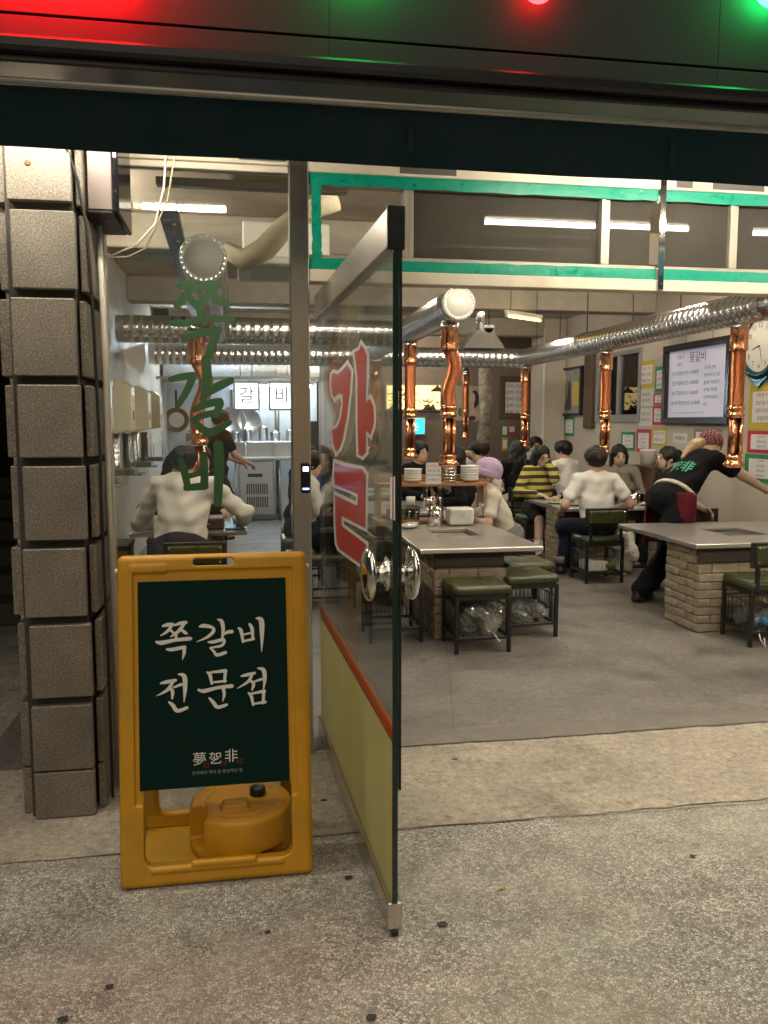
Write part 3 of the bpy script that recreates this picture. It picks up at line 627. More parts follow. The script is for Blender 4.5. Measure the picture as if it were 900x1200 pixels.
# neon letters on the fascia
def neon(name, label, mat, paths, r, Yp=2.70, group='neon letters on the fascia'):
    c = paths[0][0]; t = thing(name, label, 'neon sign', c, 0, group)
    for p in paths:
        q = [Vector(v) for v in p]; W(t).tube(q, r, 10).build('tube', mat, t)
    for p in paths:
        v = Vector(p[len(p)//2]); MB(Vector(c)).tube([v, v+Vector((0, 2.742-Yp, 0))], .005, 6).build('standoff', black_m, t)
    return t
def ring(cx, cz, r, Yp=2.70, a0=0, a1=360, n_=32, sx=1.): return [(cx+sx*r*math.cos(rad(a0+(a1-a0)*k/n_)), Yp, cz+r*math.sin(rad(a0+(a1-a0)*k/n_))) for k in range(n_+1)]
q = at(630, 2, Y=2.70); neon('neon_letter', 'small round red neon bulb letter on the fascia', neon_r, [ring(q.x, q.z+.045, .042, n_=20)], .010)
q = at(903, 6, Y=2.70); neon('neon_letter', 'green neon letter curve at the fascia end', neon_g, [ring(q.x, q.z+.10, .10, n_=24, sx=.7), [(q.x-.12, 2.70, q.z+.3), (q.x+.2, 2.70, q.z+.3)]], .010)
q = at(60, -14, Y=2.66); neon('neon_letter', 'large red neon letter above the pillar end of the fascia', neon_R, [[(q.x-.30, 2.67, q.z+.075), (q.x+.22, 2.67, q.z+.075)], [(q.x+.18, 2.67, q.z+.10), (q.x+.18, 2.67, q.z+.36)]], .012, 2.67)
nr = [o_ for o_ in COL.objects if o_.get('label', '').startswith('large red neon')][0]
for lo, hi in (((q.x-.34, 2.640, q.z+.012), (q.x+.26, 2.647, q.z+.13)), ((q.x+.13, 2.640, q.z+.131), (q.x+.23, 2.647, q.z+.40))): W(nr).bbox(lo, hi, .002).build('spill_shield', black_m, nr)  # unseen plates added to keep the red light off the pavement
q = at(420, 0, Y=2.70); neon('neon_letter', 'green neon letter between the red ones on the fascia', neon_g, [ring(q.x, q.z+.17, .09), [(q.x+.16, 2.70, q.z+.12), (q.x+.16, 2.70, q.z+.4)]], .008)
# ---------------- small litter on the pavement
for i, (x, y, rz, lab) in enumerate(((589, 1040, .5, 'small dry yellow leaf on the pavement'),)):
    p = at(x, y, Z=.006); mb = MB(); mb.add([(-.026, 0, .001), (-.008, -.006, .005), (.012, -.005, .006), (.02, 0, .003), (.01, .006, .007), (-.008, .006, .004)], [(0, 1, 2, 3, 4, 5)]); o = mb.build('dry_leaf', M('dry leaf', (.50, .33, .12), .8), None, False, p); o.rotation_euler = (0, 0, rz); tag(o, lab, 'leaf')
gum = M('trodden gum', (.035, .035, .033), .8)
for i, (x, y, r) in enumerate(((408, 1028, .012), (314, 1092, .008), (129, 1156, .010), (380, 938, .012), (518, 1083, .014), (533, 890, .012), (74, 1194, .012), (435, 1192, .012), (812, 1003, .009))):
    p = at(x, y, Z=.0045); mb = MB(); k = 11
    mb.add([(r*random.uniform(.7, 1.15)*math.cos(2*math.pi*j/k)*1.3, r*random.uniform(.7, 1.1)*math.sin(2*math.pi*j/k), .0012) for j in range(k)], [tuple(range(k))]); tag(mb.build('gum_spot', gum, None, False, p), 'dark trodden gum spot on the pavement', 'stain', 'gum spots on the pavement')
# ================================================================== A-FRAME SIGN
zt_ = at(244, 650, Y=2.826).z
B0 = Vector((-.092, 2.648, .004)); SN = Vector((0, 2.826-2.648, zt_)); SV = SN.normalized(); SH = SN.length; SU = Vector((1, 0, 0)); SNm = SU.cross(SV).normalized()  # SNm towards the street
if SNm.y > 0: SNm = -SNm
SWd = .622
af = thing('signboard', 'yellow plastic A-frame signboard with dark green panel before the window', 'sign', (B0.x, B0.y, 0))
def sfr(o):  # sign-panel frame placed
    Mx = Matrix((SU, SV, SNm)).transposed().to_4x4(); Mx.translation = B0-Vector(af.location); o.matrix_local = Mx; return o
hw = SWd/2
def sign_frame(p):
    q = p.copy()
    d = rbx(q, (0, SH/2, -.02), (hw, SH/2, .028), .022)
    d = np.maximum(d, -rbx(q, (0, SH-.028, 0), (.068, .011, .2), .010))                # hand slot
    d = np.maximum(d, -rbx(q, (.005, .195, 0), (.238, .128, .2), .03))                # lower opening
    d = np.maximum(d, -rbx(q, (.0, SH/2+.105, .02), (.262, SH*.352, .020), .004))       # recess for the panel
    d = np.maximum(d, -rbx(q, (0, SH/2, -.06), (hw-.018, SH/2-.018, .022), .01))        # hollow back
    d = np.minimum(d, rbx(q, (0, .055, .0), (.215, .010, .016), .006)); d = np.minimum(d, rbx(q, (.02, .068, .004), (.105, .010, .016), .006))
    d = np.minimum(d, rbx(q, (-.21, SH-.045, .006), (.060, .014, .005), .003))
    return d
me = surfnet(sign_frame, (-hw-.01, -.01, -.06), (hw+.01, SH+.01, .03), .0045); sfr(obj('front_panel', me, yellow, af))
pcx, pcy, pw, ph = .0, SH/2+.105, .5, SH*.66
# panel measured on the photograph: corners of the green board
PC = [(160, 684), (333, 675), (340.5, 912), (165.5, 929)]
def p_uv(x, y):
    v = .5
    for _ in range(4):
        l = tuple(PC[0][i]+(PC[3][i]-PC[0][i])*v for i in (0, 1)); r = tuple(PC[1][i]+(PC[2][i]-PC[1][i])*v for i in (0, 1)); u = (x-l[0])/(r[0]-l[0])
        t = tuple(PC[0][i]+(PC[1][i]-PC[0][i])*u for i in (0, 1)); b = tuple(PC[3][i]+(PC[2][i]-PC[3][i])*u for i in (0, 1)); v = (y-t[1])/(b[1]-t[1])
    return u, v
def on_plane(x, y, lift=0.):
    d = _F+_R*((x-450)/F_PX)-_U*((y-600)/F_PX); t = (B0-EYE).dot(SNm)/d.dot(SNm); p = EYE+d*t-B0; return p.dot(SU), p.dot(SV)
cs_ = [on_plane(*c) for c in PC]; bx0, bx1 = (cs_[0][0]+cs_[3][0])/2, (cs_[1][0]+cs_[2][0])/2; by0, by1 = (cs_[2][1]+cs_[3][1])/2, (cs_[0][1]+cs_[1][1])/2
gb = sfr(MB().bbox((bx0, by0, .0005), (bx1, by1, .006), .001).build('panel', green_b, af))
SG = [[(118,132,14),(150,124,26),(186,120,18)],[(182,122,18),(150,165,20),(105,195,8)],[(195,128,12),(232,114,22),(270,108,22)],[(262,112,18),(222,165,24),(170,202,8)],[(160,150,14),(192,180,18)],[(236,152,16),(265,175,22),(280,182,8)],[(205,180,18),(205,215,18)],[(75,236,14),(110,242,28),(200,224,22),(290,215,26),(304,212,16)],[(145,285,14),(180,286,24),(262,270,22)],[(260,272,24),(258,310,22),(248,352,4)],
 [(362,135,14),(390,130,26),(440,140,20),(452,165,22),(410,205,18),(342,235,4)],[(480,88,10),(505,102,26),(515,150,24),(510,212,16)],[(515,187,12),(545,172,22),(572,168,24)],[(418,237,12),(450,236,22),(515,222,22),(520,242,18),(500,262,18),(430,275,12)],[(432,278,12),(455,300,18),(475,322,22),(530,306,22)],
 [(615,145,12),(632,162,24),(646,236,16)],[(690,120,18),(705,150,24),(710,216,16)],[(650,187,12),(702,176,14)],[(646,232,14),(716,216,18)],[(732,80,10),(765,94,34),(770,180,28),(768,300,5)],
 [(105,508,12),(140,500,24),(202,488,20)],[(188,494,18),(150,550,22),(80,590,5)],[(160,535,12),(182,560,24),(180,608,12)],[(190,535,12),(240,515,20)],[(222,448,10),(260,462,30),(265,540,28),(258,632,5)],[(160,632,14),(185,652,26),(215,688,26),(278,668,20)],
 [(410,435,12),(428,452,24),(440,510,16)],[(432,436,14),(530,425,24)],[(530,428,22),(524,496,18)],[(440,502,14),(532,492,16)],[(352,550,14),(390,558,26),(480,536,22),(572,525,26)],[(515,540,22),(522,580,20),(512,626,5)],[(425,605,14),(450,632,24),(480,664,24),(538,648,18)],
 [(635,460,12),(665,453,22),(722,440,18)],[(706,446,18),(680,495,20),(610,540,5)],[(688,485,12),(715,510,22),(705,550,12)],[(722,495,12),(768,480,18)],[(742,408,10),(780,420,28),(788,480,24),(780,545,8)],[(682,570,12),(700,592,22),(712,650,14)],[(696,576,14),(786,558,22)],[(782,560,22),(778,636,18)],[(712,642,14),(792,630,18)]]
def sgn(x, y, l): a, b = on_plane(170+x/5.625, 710+y/5.625); return Vector((a, b, .0062+l))
brush(MB(), SG, sgn, .00015).build('lettering', let_w, gb, True)
def sfrm(x, y, dz): a, b = on_plane(x, y); return (Vector((a, b, dz)), Vector((1, .0, 0)), Vector((0, 1, 0)), Vector((0, 0, 1)))
o_ = gb
def stxt(body, size, x, y, mat, bold=0.):
    t = txt(body, size, sfrm(x, y, .0066), mat, None); t.parent = gb
    return t
stxt('夢', .046, 234, 890, let_w, .0008); stxt('乫', .043, 252.5, 889, let_w, .0008); stxt('非', .046, 271, 886, let_w, .0008)
for xx, yy in ((241.5, 897), (262.5, 894.5), (281, 892)): stxt('印', .022, xx, yy, M('seal red', (.16, .02, .015), .7))
stxt('한국에서 먹어 본 환상적인 맛', .0135, 255, 904, M('grey print', (.30, .33, .28), .7))
# back leg, hinge and water tank
bkv = Vector((0, .215, -zt_)).normalized()
mb = W(af); a_ = B0+SN; rear = [(-hw+.03, .02), (hw-.03, .02), (hw-.03, SH*.30), (-hw+.03, SH*.30)]
def rear_leg(p):
    d = rbx(p, (0, SH/2-.02, 0), (hw-.02, SH/2-.03, .014), .012); d = np.maximum(d, -rbx(p, (0, SH*.40, 0), (.22, SH*.33, .2), .03)); return d
ro = obj('rear_panel', surfnet(rear_leg, (-hw, 0, -.03), (hw, SH, .03), .009), yellow, af)
foot = Vector((B0.x, B0.y+.40, .004)); rv = (B0+SN-Vector((0, 0, .03))-foot); rl = rv.normalized(); rn = SU.cross(rl); Mx = Matrix((SU, rl, rn)).transposed().to_4x4(); Mx.translation = foot-Vector(af.location); ro.matrix_local = Mx
for s_ in (-1, 1): W(af).tube([B0+SN+SU*s_*(hw-.002)+Vector((0, .02, -.055)), B0+SN+SU*s_*(hw+.010)+Vector((0, .02, -.055))], .008, 10).build('hinge_pin', let_w, af)
W(af).bbox((B0.x-.262, B0.y+.035, .006), (B0.x+.262, B0.y+.385, .022), .004).build('base_plate', M('yellow base plate', (.56, .33, .03), .5, var=.15, vs_=6), af)
W(af).bbox((B0.x-.262, B0.y+.372, .0225), (B0.x-.10, B0.y+.392, .07), .004).build('rear_bar', yellow, af)
def tank(p):
    q = p*np.array([1, 1, .80], np.float32); r = np.sqrt(q[:, 0]**2+q[:, 1]**2)
    d = np.maximum(r-.178, np.abs(q[:, 2]-.062)-.062)+0
    w2 = np.stack([np.maximum(r-.163, 0), np.maximum(np.abs(q[:, 2]-.062)-.047, 0)], 1); d = np.sqrt((w2**2).sum(1))-.015
    d = np.maximum(d, -rbx(q, (-.17, -.075, .085), (.055, .050, .055), .008))
    d = np.maximum(d, -np.maximum(np.abs(r-.128)-.003, np.abs(q[:, 2]-.124)-.004))
    d = np.minimum(d, rbx(q, (-.02, -.055, .128), (.045, .032, .014), .012))
    d = np.maximum(d, -rbx(q, (.10, -.15, .0), (.04, .06, .03), .008))
    return d*.9
tk2 = obj('water_tank', surfnet(tank, (-.2, -.2, -.01), (.2, .2, .19), .006), yellow, af); tk2.location = Vector((B0.x+.075, B0.y+.225, .0225))-Vector(af.location)
MB().lathe([(0, .032), (.024, .032), (.028, .027), (.028, 0)][::-1], (.06, .03, .153), 16).build('cap', black_m, tk2)

# ================================================================== DUCTS AND COPPER EXTRACTORS
ZD, RD = 2.365, .118
def duct(name, a, b, label, r=RD, capa=True, step=.085):
    a = Vector(a); b = Vector(b); L_ = (b-a).length; d = (b-a).normalized(); t = thing(name, label, 'duct', a, 0, 'ventilation ducts'); prof = []; z = 0
    while z < L_-.001:
        prof += [(r, z), (r, min(L_, z+step-.016)), (r+.0035, min(L_, z+step-.012)), (r+.0035, min(L_, z+step-.004))]; z += step
    prof.append((r, L_)); mb = MB(); mb.lathe(prof, n=28); q = Vector((0, 0, 1)).rotation_difference(d); mb.v = [q @ p for p in mb.v]; mb.build('pipe', galv, t)
    if capa:
        mb = MB(); mb.lathe([(0, -.012), (r*.80, -.012), (r*.83, -.005), (r*.86, -.012), (r*1.0, -.012), (r*1.03, -.006), (r*1.03, .03)], n=28); mb.v = [q @ p for p in mb.v]; c_ = mb.build('end_cap', cap_m, t)
        mb = MB()
        for k in range(26):
            an = 2*math.pi*k/26; c = Vector((r*.93*math.cos(an), r*.93*math.sin(an), -.0125)); mb.bbox(c-Vector((.004, .004, .003)), c+Vector((.004, .004, .003)), .001)
        mb.v = [q @ p for p in mb.v]; mb.build('crimp_ring', galv, c_)
    return t
XL, XM, XR = -.17, 1.60, 3.82
duct('spiral_duct', (XL, 4.65, ZD), (XL-.02, 8.07, ZD), 'spiral duct whose round end cap shows behind the green window lettering', RD+.004)
duct('spiral_duct', (XM, 6.05, ZD), (XM, 10.95, ZD), 'spiral duct over the table with the wooden rack')
dr = duct('spiral_duct', (XR, 5.62, ZD+.0), (XR, 10.95, ZD), 'long spiral duct along the poster wall', RD, False)
el_ = [(XR+.42*(1-math.sin(rad(a)))-.0, 5.62-.30*math.cos(rad(a))+.0, ZD) for a in (90, 75, 60, 45, 30)]
el_ = [(XR, 5.62, ZD), (XR+.01, 5.50, ZD), (XR+.05, 5.40, ZD), (XR+.13, 5.33, ZD), (XR+.25, 5.31, ZD)]
W(dr).tube(el_, [RD, RD, RD, RD, RD*.98], 26).build('elbow', galv, dr)
duct('spiral_duct', (WXL+.05, 8.2, ZD), (XM-.12, 8.2, ZD), 'cross duct running to the cream panelled wall', RD+.008, False)
duct('spiral_duct', (WXL+.05, 11.08, ZD), (XR+.13, 11.08, ZD), 'far cross duct in front of the kitchen', RD+.015, False)
cl = thing('duct_clamp', 'galvanised clamp ring on the duct along the poster wall', 'clamp', (XR, 8.9, ZD)); mb = MB(); mb.lathe([(RD+.006, -.05), (RD+.013, -.045), (RD+.013, .045), (RD+.006, .05)], n=28, axis='y'); mb.build('band', galv, cl); MB().tube([(0, 0, RD), (0, 0, ZC-ZD-.002)], .006, 6).build('hanger', dcab, cl)
for y in (6.9, 7.8, 9.7, 10.5): W(dr).tube([(XR, y, ZD+RD), (XR, y, ZC-.002)], .005, 6).build('hanger', dcab, dr)
def extractor(c, label, bend=.0, ztop=2.25, zbot=1.17, scale=1., sway=1):
    x, y = c; t = thing('copper_extractor', label, 'extractor pipe', (x, y, 0), 0, 'copper extractors over the tables'); s_ = scale
    H = ztop-zbot; z = lambda f: ztop-H*f
    MB().lathe([(.066*s_, ztop-.005), (.072*s_, ztop), (.072*s_, ztop-.03)][::-1]+[(.070*s_, ztop+.02)], n=24).build('collar', galv, t)
    MB().lathe([(.066*s_, z(.19)), (.069*s_, z(.18)), (.066*s_, z(.165)), (.066*s_, z(.0)-.005), (.069*s_, z(0)-.004)], n=24).build('sleeve', copper, t)
    pts = [(bend*math.sin(math.pi*2*k/16)*.5*sway+(bend*.45*math.sin(math.pi*k/16)), 0, z(.18)-(H*.40)*k/16) for k in range(17)]
    MB().tube(pts, [.054*s_]*17, 20).build('flexible_hose', hose, t)
    MB().lathe([(.052*s_, z(.655)), (.064*s_, z(.65)), (.066*s_, z(.635)), (.058*s_, z(.625)), (.058*s_, z(.61)), (.066*s_, z(.60)), (.066*s_, z(.585)), (.056*s_, z(.575)), (.050*s_, z(.565))], n=24).build('lock_ring', copper, t)
    for sg in (-1, 1): MB().tube([(.028*sg*s_*1.1, -.03*s_, z(.66)), (.028*sg*s_*1.1, -.03*s_, z(.92))], .017*s_, 10).build('guide_rod', copper, t)
    MB().tube([(0, .02, z(.66)), (0, .02, z(.94))], .042*s_, 16).build('inner_pipe', M('dark copper', (.30, .14, .08), .3, 1.), t)
    MB().lathe([(.054*s_, zbot-.012), (.078*s_, zbot), (.082*s_, zbot+.012), (.072*s_, zbot+.03), (.055*s_, zbot+.045), (.062*s_, zbot+.06), (.062*s_, zbot+.075), (.046*s_, zbot+.09)], n=24).build('hood_ring', copper, t)
    kn = MB().lathe([(0, -.02), (.012, -.018), (.014, -.008), (.008, 0)], (0, -.06*s_, z(.64)), 12, 'y').build('knob', copper, t)
    return t
extractor((-.325, 7.1), 'copper extractor behind the green window lettering', .08, 2.25, .82, 1.1)
extractor((XM, 6.32), 'wavy copper extractor over the table with the wooden rack', .05)
extractor((XR, 6.0), 'copper extractor over the empty brick table', .0, 2.26, 1.16)
extractor((XR, 8.38), 'copper extractor behind the man in the white shirt', .0)
extractor((XR-.02, 10.85), 'copper extractor by the long-haired woman', .0)
extractor((1.6, 7.82), 'copper extractor over the second table of the middle row', .0)
ex4 = extractor((3.62, 13.2), 'copper extractor far back before the portrait poster', .0, 2.3, 1.25, .95); MB().tube([(0, 0, 2.31), (0, 0, ZC-.002)], .05, 14).build('riser', galv, ex4)
extractor((1.6, 9.9), 'copper extractor over the far table of the middle row', .0)
# ================================================================== TABLES
brick_m = M('rough cream brick', (.315, .265, .185), .9, var=.30, vs_=14, bump=.9, bs=34, dirt=(.20, .165, .115), dscale=8); mortar = M('sunken mortar', (.20, .165, .115), .95, var=.2)
brick_dark = M('band under the table top', (.045, .036, .026), .8, var=.25)
BW, BH, BD = .205, .0605, .055
def brick_mesh(w_, d_):
    mb = MB(); mb.bbox((-w_/2, -d_/2, -BH/2+.0018), (w_/2, d_/2, BH/2-.0018), .006)
    mb.v = [p+Vector((random.uniform(-.003, .003), random.uniform(-.003, .003), random.uniform(-.002, .002))) for p in mb.v]; return mb.mesh('brick')
BR = [brick_mesh(BW-.0045, BD) for _ in range(5)]+[]; BHf = [brick_mesh(BW/2-.0045, BD) for _ in range(3)]
for m_ in BR+BHf: m_.materials.append(brick_m)
def put_brick(me, parent, x, y, z, rz):
    o = bpy.data.objects.new('brick', me); COL.objects.link(o); o.parent = parent; o.location = (x, y, z); o.rotation_euler = (0, 0, rz+random.uniform(-.012, .012)); return o
def brick_face(parent, p0, dirv, width, nrm, zmax, rot):
    rows = int(zmax/BH)
    for r in range(rows):
        u = 0.; first = True
        while u < width-.02:
            half = (first and r % 2 == 1); w_ = BW/2 if half else BW
            if u+w_ > width+.03: w_ = BW/2; half = True
            if u+w_ > width+.03: break
            put_brick(random.choice(BHf if half else BR), parent, p0.x+dirv.x*(u+w_/2)+nrm.x*random.uniform(-.004, .004), p0.y+dirv.y*(u+w_/2)+nrm.y*random.uniform(-.004, .004), .008+BH*(r+.5), rot)
            u += w_; first = False
def table(label, x0, x1, y0, y1, ped, ztop=.65, rot=0., hole=True, bricks=True, band=True):
    cx, cy_ = (x0+x1)/2, (y0+y1)/2; t = thing('grill_table', label, 'table', (cx, cy_, 0), rot, 'grill tables on brick bases'); a, b = (x1-x0)/2, (y1-y0)/2; hx, hy = .17, .22
    mb = MB(); th = .034
    if hole:
        mb.bbox((-a, -b, ztop-th), (a, -hy, ztop), .006).bbox((-a, hy, ztop-th), (a, b, ztop), .006).bbox((-a, -hy+.0002, ztop-th), (-hx, hy-.0002, ztop), .0005).bbox((hx, -hy+.0002, ztop-th), (a, hy-.0002, ztop), .0005)
    else: mb.bbox((-a, -b, ztop-th), (a, b, ztop), .006)
    tp = mb.build('table_top', steel_t, t)
    if hole:
        g = MB(); g.box((-hx+.001, -hy+.001, ztop-.16), (hx-.001, hy-.001, ztop-.15)); g.build('fire_pit', M('sooty steel', (.06, .055, .05), .5, .8), t)
    for (px0, px1, py0, py1) in ped:
        px0 -= cx; px1 -= cx; py0 -= cy_; py1 -= cy_; zb_ = ztop-th-.001
        pd = MB().box((px0+.022, py0+.022, .006), (px1-.022, py1-.022, zb_)).build('pedestal', mortar, t)
        if bricks:
            hh = zb_-.008; h_f = .50 if band else hh
            brick_face(pd, Vector((px0, py0+BD/2)), Vector((1, 0)), px1-px0, Vector((0, 1)), h_f, 0)
            brick_face(pd, Vector((px0+BD/2, py0+BD)), Vector((0, 1)), py1-py0-BD, Vector((1, 0)), hh, math.pi/2)
            if px1 > 1.3-cx and label.startswith('steel'): pass
            if band: MB().bbox((px0+.004, py0+.004, h_f+.012), (px1-.004, py0+.021, zb_), .003).build('dark_board', brick_dark, t)
    return t
tM = table('steel grill table with the wooden dish rack', 1.19, 2.06, 5.44, 7.10, [(1.30, 1.80, 5.50, 6.9)], rot=0)
tR = table('empty steel grill table on cream brick base', 3.14, 4.46, 5.34, 6.57, [(3.19, 4.40, 5.38, 5.86)])
t2_ = table('grill table where the man in the white shirt sits', 3.16, 4.46, 7.83, 8.86, [(3.17, 4.40, 7.98, 8.40)])
t3_ = table('grill table behind the long-haired woman', 3.16, 4.46, 10.35, 11.35, [(3.3, 4.3, 10.6, 11.1)], bricks=False)
tM2 = table('second grill table of the middle row', 1.2, 2.06, 7.75, 8.9, [(1.35, 1.9, 7.9, 8.7)], bricks=False)
tM3 = table('far grill table of the middle row', 1.2, 2.06, 9.7, 10.8, [(1.35, 1.9, 9.8, 10.6)], bricks=False)
tL = table('grill table behind the lettered window', -.85, .05, 6.62, 7.75, [(-.68, -.12, 6.75, 7.6)], bricks=False)

# ================================================================== STOOLS AND CHAIRS
def make_seat(name, label, cat, back):
    t = thing(name, label, cat, (0, 0, 0), 0, 'black metal seats with olive cushions'); s_ = .175; zt_s = .385
    for sx in (-1, 1):
        for sy in (-1, 1):
            MB().bbox((sx*s_-.0125, sy*s_-.0125, .006), (sx*s_+.0125, sy*s_+.0125, zt_s if not (back and sy < 0) else .40), .002).build('leg', black_m, t)
    fr = MB()
    for sg in (-1, 1):
        fr.bbox((-s_+.013, sg*s_-.009, zt_s-.028), (s_-.013, sg*s_+.009, zt_s), .002); fr.bbox((sg*s_-.009, -s_+.013, zt_s-.028), (sg*s_+.009, s_-.013, zt_s), .002)
    fr.build('seat_frame', black_m, t)
    ls = MB()
    for sg in (-1, 1):
        ls.bbox((-s_+.013, sg*s_-.009, .095), (s_-.013, sg*s_+.009, .113), .002); ls.bbox((sg*s_-.009, -s_+.013, .095), (sg*s_+.009, s_-.013, .113), .002)
    ls.build('lower_frame', black_m, t)
    wr = MB(); wm = M('basket wire', (.10, .095, .085), .35, .8)
    for k in range(10):
        u = -s_+.03+k*(2*s_-.06)/9
        for sg in (-1, 1): wr.tube([(sg*(s_-.004), u, .113), (sg*(s_-.004), u, .30)], .0028, 5)
        wr.tube([(u, s_-.004, .113), (u, s_-.004, .30)], .0028, 5); wr.tube([(u, -s_, .105), (u, s_, .105)], .0028, 5)
    for sg in (-1, 1): wr.tube([(sg*(s_-.004), -s_, .30), (sg*(s_-.004), s_, .30)], .005, 6)
    wr.tube([(-s_, s_-.004, .30), (s_, s_-.004, .30)], .005, 6); wr.build('wire_basket', wm, t)
    cm = surfnet(lambda p: rbx(p, (0, 0, .415), (.195, .195, .034), .03)+.004*np.exp(-((p[:, 0]/.12)**2+(p[:, 1]/.12)**2))*(p[:, 2] > .41), (-.21, -.21, .37), (.21, .21, .46), .012)
    obj('cushion', cm, vinyl, t)
    if back:
        for sx in (-1, 1): MB().bbox((sx*.15-.0125, -s_-.025, .385), (sx*.15+.0125, -s_, .60), .002).build('back_post', black_m, t)
        MB().bbox((-.205, -s_-.028, .545), (.205, -s_-.003, .715), .004).build('back_frame', black_m, t)
        bp = surfnet(lambda p: rbx(p, (0, -s_-.028, .63), (.178, .018, .064), .012), (-.2, -s_-.06, .55), (.2, -s_+.0, .71), .009); b_ = obj('back_cushion', bp, vinyl, t)
        for sx in (-1, 1):
            for sz in (.583, .677): MB().lathe([(0, -.005), (.005, -.004), (.006, 0)], (sx*.162, -s_-.046, sz), 8, 'y').build('rivet', chrome, b_)
    return t
S0 = make_seat('stool', 'olive stool with a clear plastic bag in its basket, before the rack table', 'stool', False); S0.location = (1.54, 5.31, 0)
SG_ = 'black metal seats with olive cushions'
clone(S0, (1.98, 5.62, 0), .05, 'olive stool with crumpled plastic in its basket beside the rack table', SG_)
clone(S0, (2.14, 6.12, 0), .02, 'olive stool tucked beside the lavender beanie person', SG_)
clone(S0, (1.03, 5.66, 0), 0., 'olive stool half hidden behind the glass door handle', SG_)
C0 = make_seat('chair', 'black chair with olive back under the man in the white shirt', 'chair', True); C0.location = (3.33, 7.40, 0)
clone(C0, (3.52, 5.13, 0), -.05, 'black chair with olive back before the empty brick table', SG_)
clone(C0, (3.40, 9.86, 0), 0, 'black chair with olive back under the long-haired woman', SG_)
clone(C0, (-.30, 5.78, 0), 0., 'black chair behind the person in the white jacket', SG_)
clone(C0, (4.12, 6.82, 0), math.pi, 'black chair pushed in behind the empty brick table by the server', SG_)
def seat(x, y, rz, label): clone(S0, (x, y, 0), rz, label, SG_)
# bags in the baskets
def lump(c, r, seed, amp=.25, squash=1., h=.012):
    rs = np.random.RandomState(seed); ph = rs.rand(6, 3)*6; fr_ = rs.rand(6, 3)*22+12
    def fn(p):
        d = el(p, (0, 0, r[2]), r)
        for k in range(6): d = d+amp*.02*np.sin(p[:, 0]*fr_[k, 0]+ph[k, 0])*np.sin(p[:, 1]*fr_[k, 1]+ph[k, 1])*np.sin(p[:, 2]*fr_[k, 2]+ph[k, 2])*2
        return np.maximum(d, -p[:, 2]+.002)
    return surfnet(fn, (-r[0]-.03, -r[1]-.03, -.01), (r[0]+.03, r[1]+.03, 2*r[2]+.03), h)
def crinkle(me, a=.006):
    rs = np.random.RandomState(len(me.vertices)); co = np.empty(len(me.vertices)*3); me.vertices.foreach_get('co', co); co += rs.uniform(-a, a, co.shape); me.vertices.foreach_set('co', co); me.polygons.foreach_set('use_smooth', [False]*len(me.polygons)); me.update(); return me
def bag(name, c, r, label, mat, seed, cat='bag', h=.016):
    return tag(obj(name, crinkle(lump(c, r, seed, .9, h=h)), mat, None, c), label, cat)
bg_ = thing('plastic_bag', 'clear plastic bag with a green drinks can inside, in the stool basket', 'bag', (1.56, 5.28, .116))
obj('film', crinkle(lump(0, (.13, .12, .085), 3, 1.1, h=.017)), bag_m, bg_)
obj('contents', lump(0, (.05, .04, .06), 9, .5, h=.008), M('green wrapper', (.10, .16, .06), .4), bg_)
MB().tube([(.05, -.12, .02), (.07, -.16, -.01), (.085, -.17, -.035), (.095, -.15, -.03), (.07, -.13, -.0)], .004, 6).build('strap', let_w, bg_)
bag('plastic_bag', (1.98, 5.62, .116), (.12, .12, .06), 'crumpled clear plastic bag in the second stool basket', bag_m, 11)
b3 = thing('plastic_bag', 'white bag with blue and green print in the chair basket', 'bag', (3.52, 5.13, .116)); obj('film', crinkle(lump(0, (.14, .12, .07), 5, .9, h=.016)), bag_m, b3); obj('print', lump(0, (.06, .13, .04), 8, .5, h=.009), M('blue print', (.05, .22, .42), .4), b3)
MB().tube([(-.12, -.16, .0), (-.13, -.20, -.05), (-.10, -.215, -.10), (-.11, -.21, -.04)], .005, 6).build('strap', let_w, b3)
b4 = thing('plastic_bag', 'striped tissue pack with a green bottle in the basket under the man', 'bag', (3.33, 7.40, .116)); 
for k in range(7): MB().bbox((-.14+.03*k, -.13, .0), (-.115+.03*k, .1, .085), .006).build('pack', let_w, b4)
obj('wrapper', lump(0, (.04, .10, .05), 8, .5, h=.01), M('green wrapper', (.1, .16, .06), .4), b4).location = (.10, -.06, 0)

# ================================================================== THINGS ON THE RACK TABLE
rk = thing('dish_rack', 'two-tier wooden dish rack on the steel grill table', 'rack', (1.60, 6.95, .651))
for zz, nm in ((.001, 'board'), (.315, 'board')): MB().bbox((-.47, -.12, zz), (.47, .12, zz+.026), .004).build(nm, wood, rk)
for sx in (-1, 1): MB().bbox((sx*.455-.014, -.11, .0275), (sx*.455+.014, .11, .3145), .003).build('side_post', wood, rk)
MB().bbox((-.47, .095, .3415), (.47, .119, .40), .003).build('back_rail', wood, rk)
def bowl(c, r, h_, mat, label, name='bowl', group=None, cat='bowl'):
    o = MB().lathe([(0, .004), (r*.5, .003), (r*.55, 0), (r*.85, h_*.45), (r, h_), (r*.97, h_), (r*.8, h_*.5), (0, .012)], n=22).build(name, mat, None, False, c); return tag(o, label, cat, group)
zr = .651+.342
for k in range(6): bowl((1.94, 6.92, zr+k*.021), .082, .036, porcelain, 'white bowl in the tall stack on the rack beside the steel bowls', group='tall stack of white bowls')
for k in range(5): bowl((1.44, 6.90, zr+k*.021), .078, .036, porcelain, 'white bowl in the stack on the rack end near the door', group='low stack of white bowls')
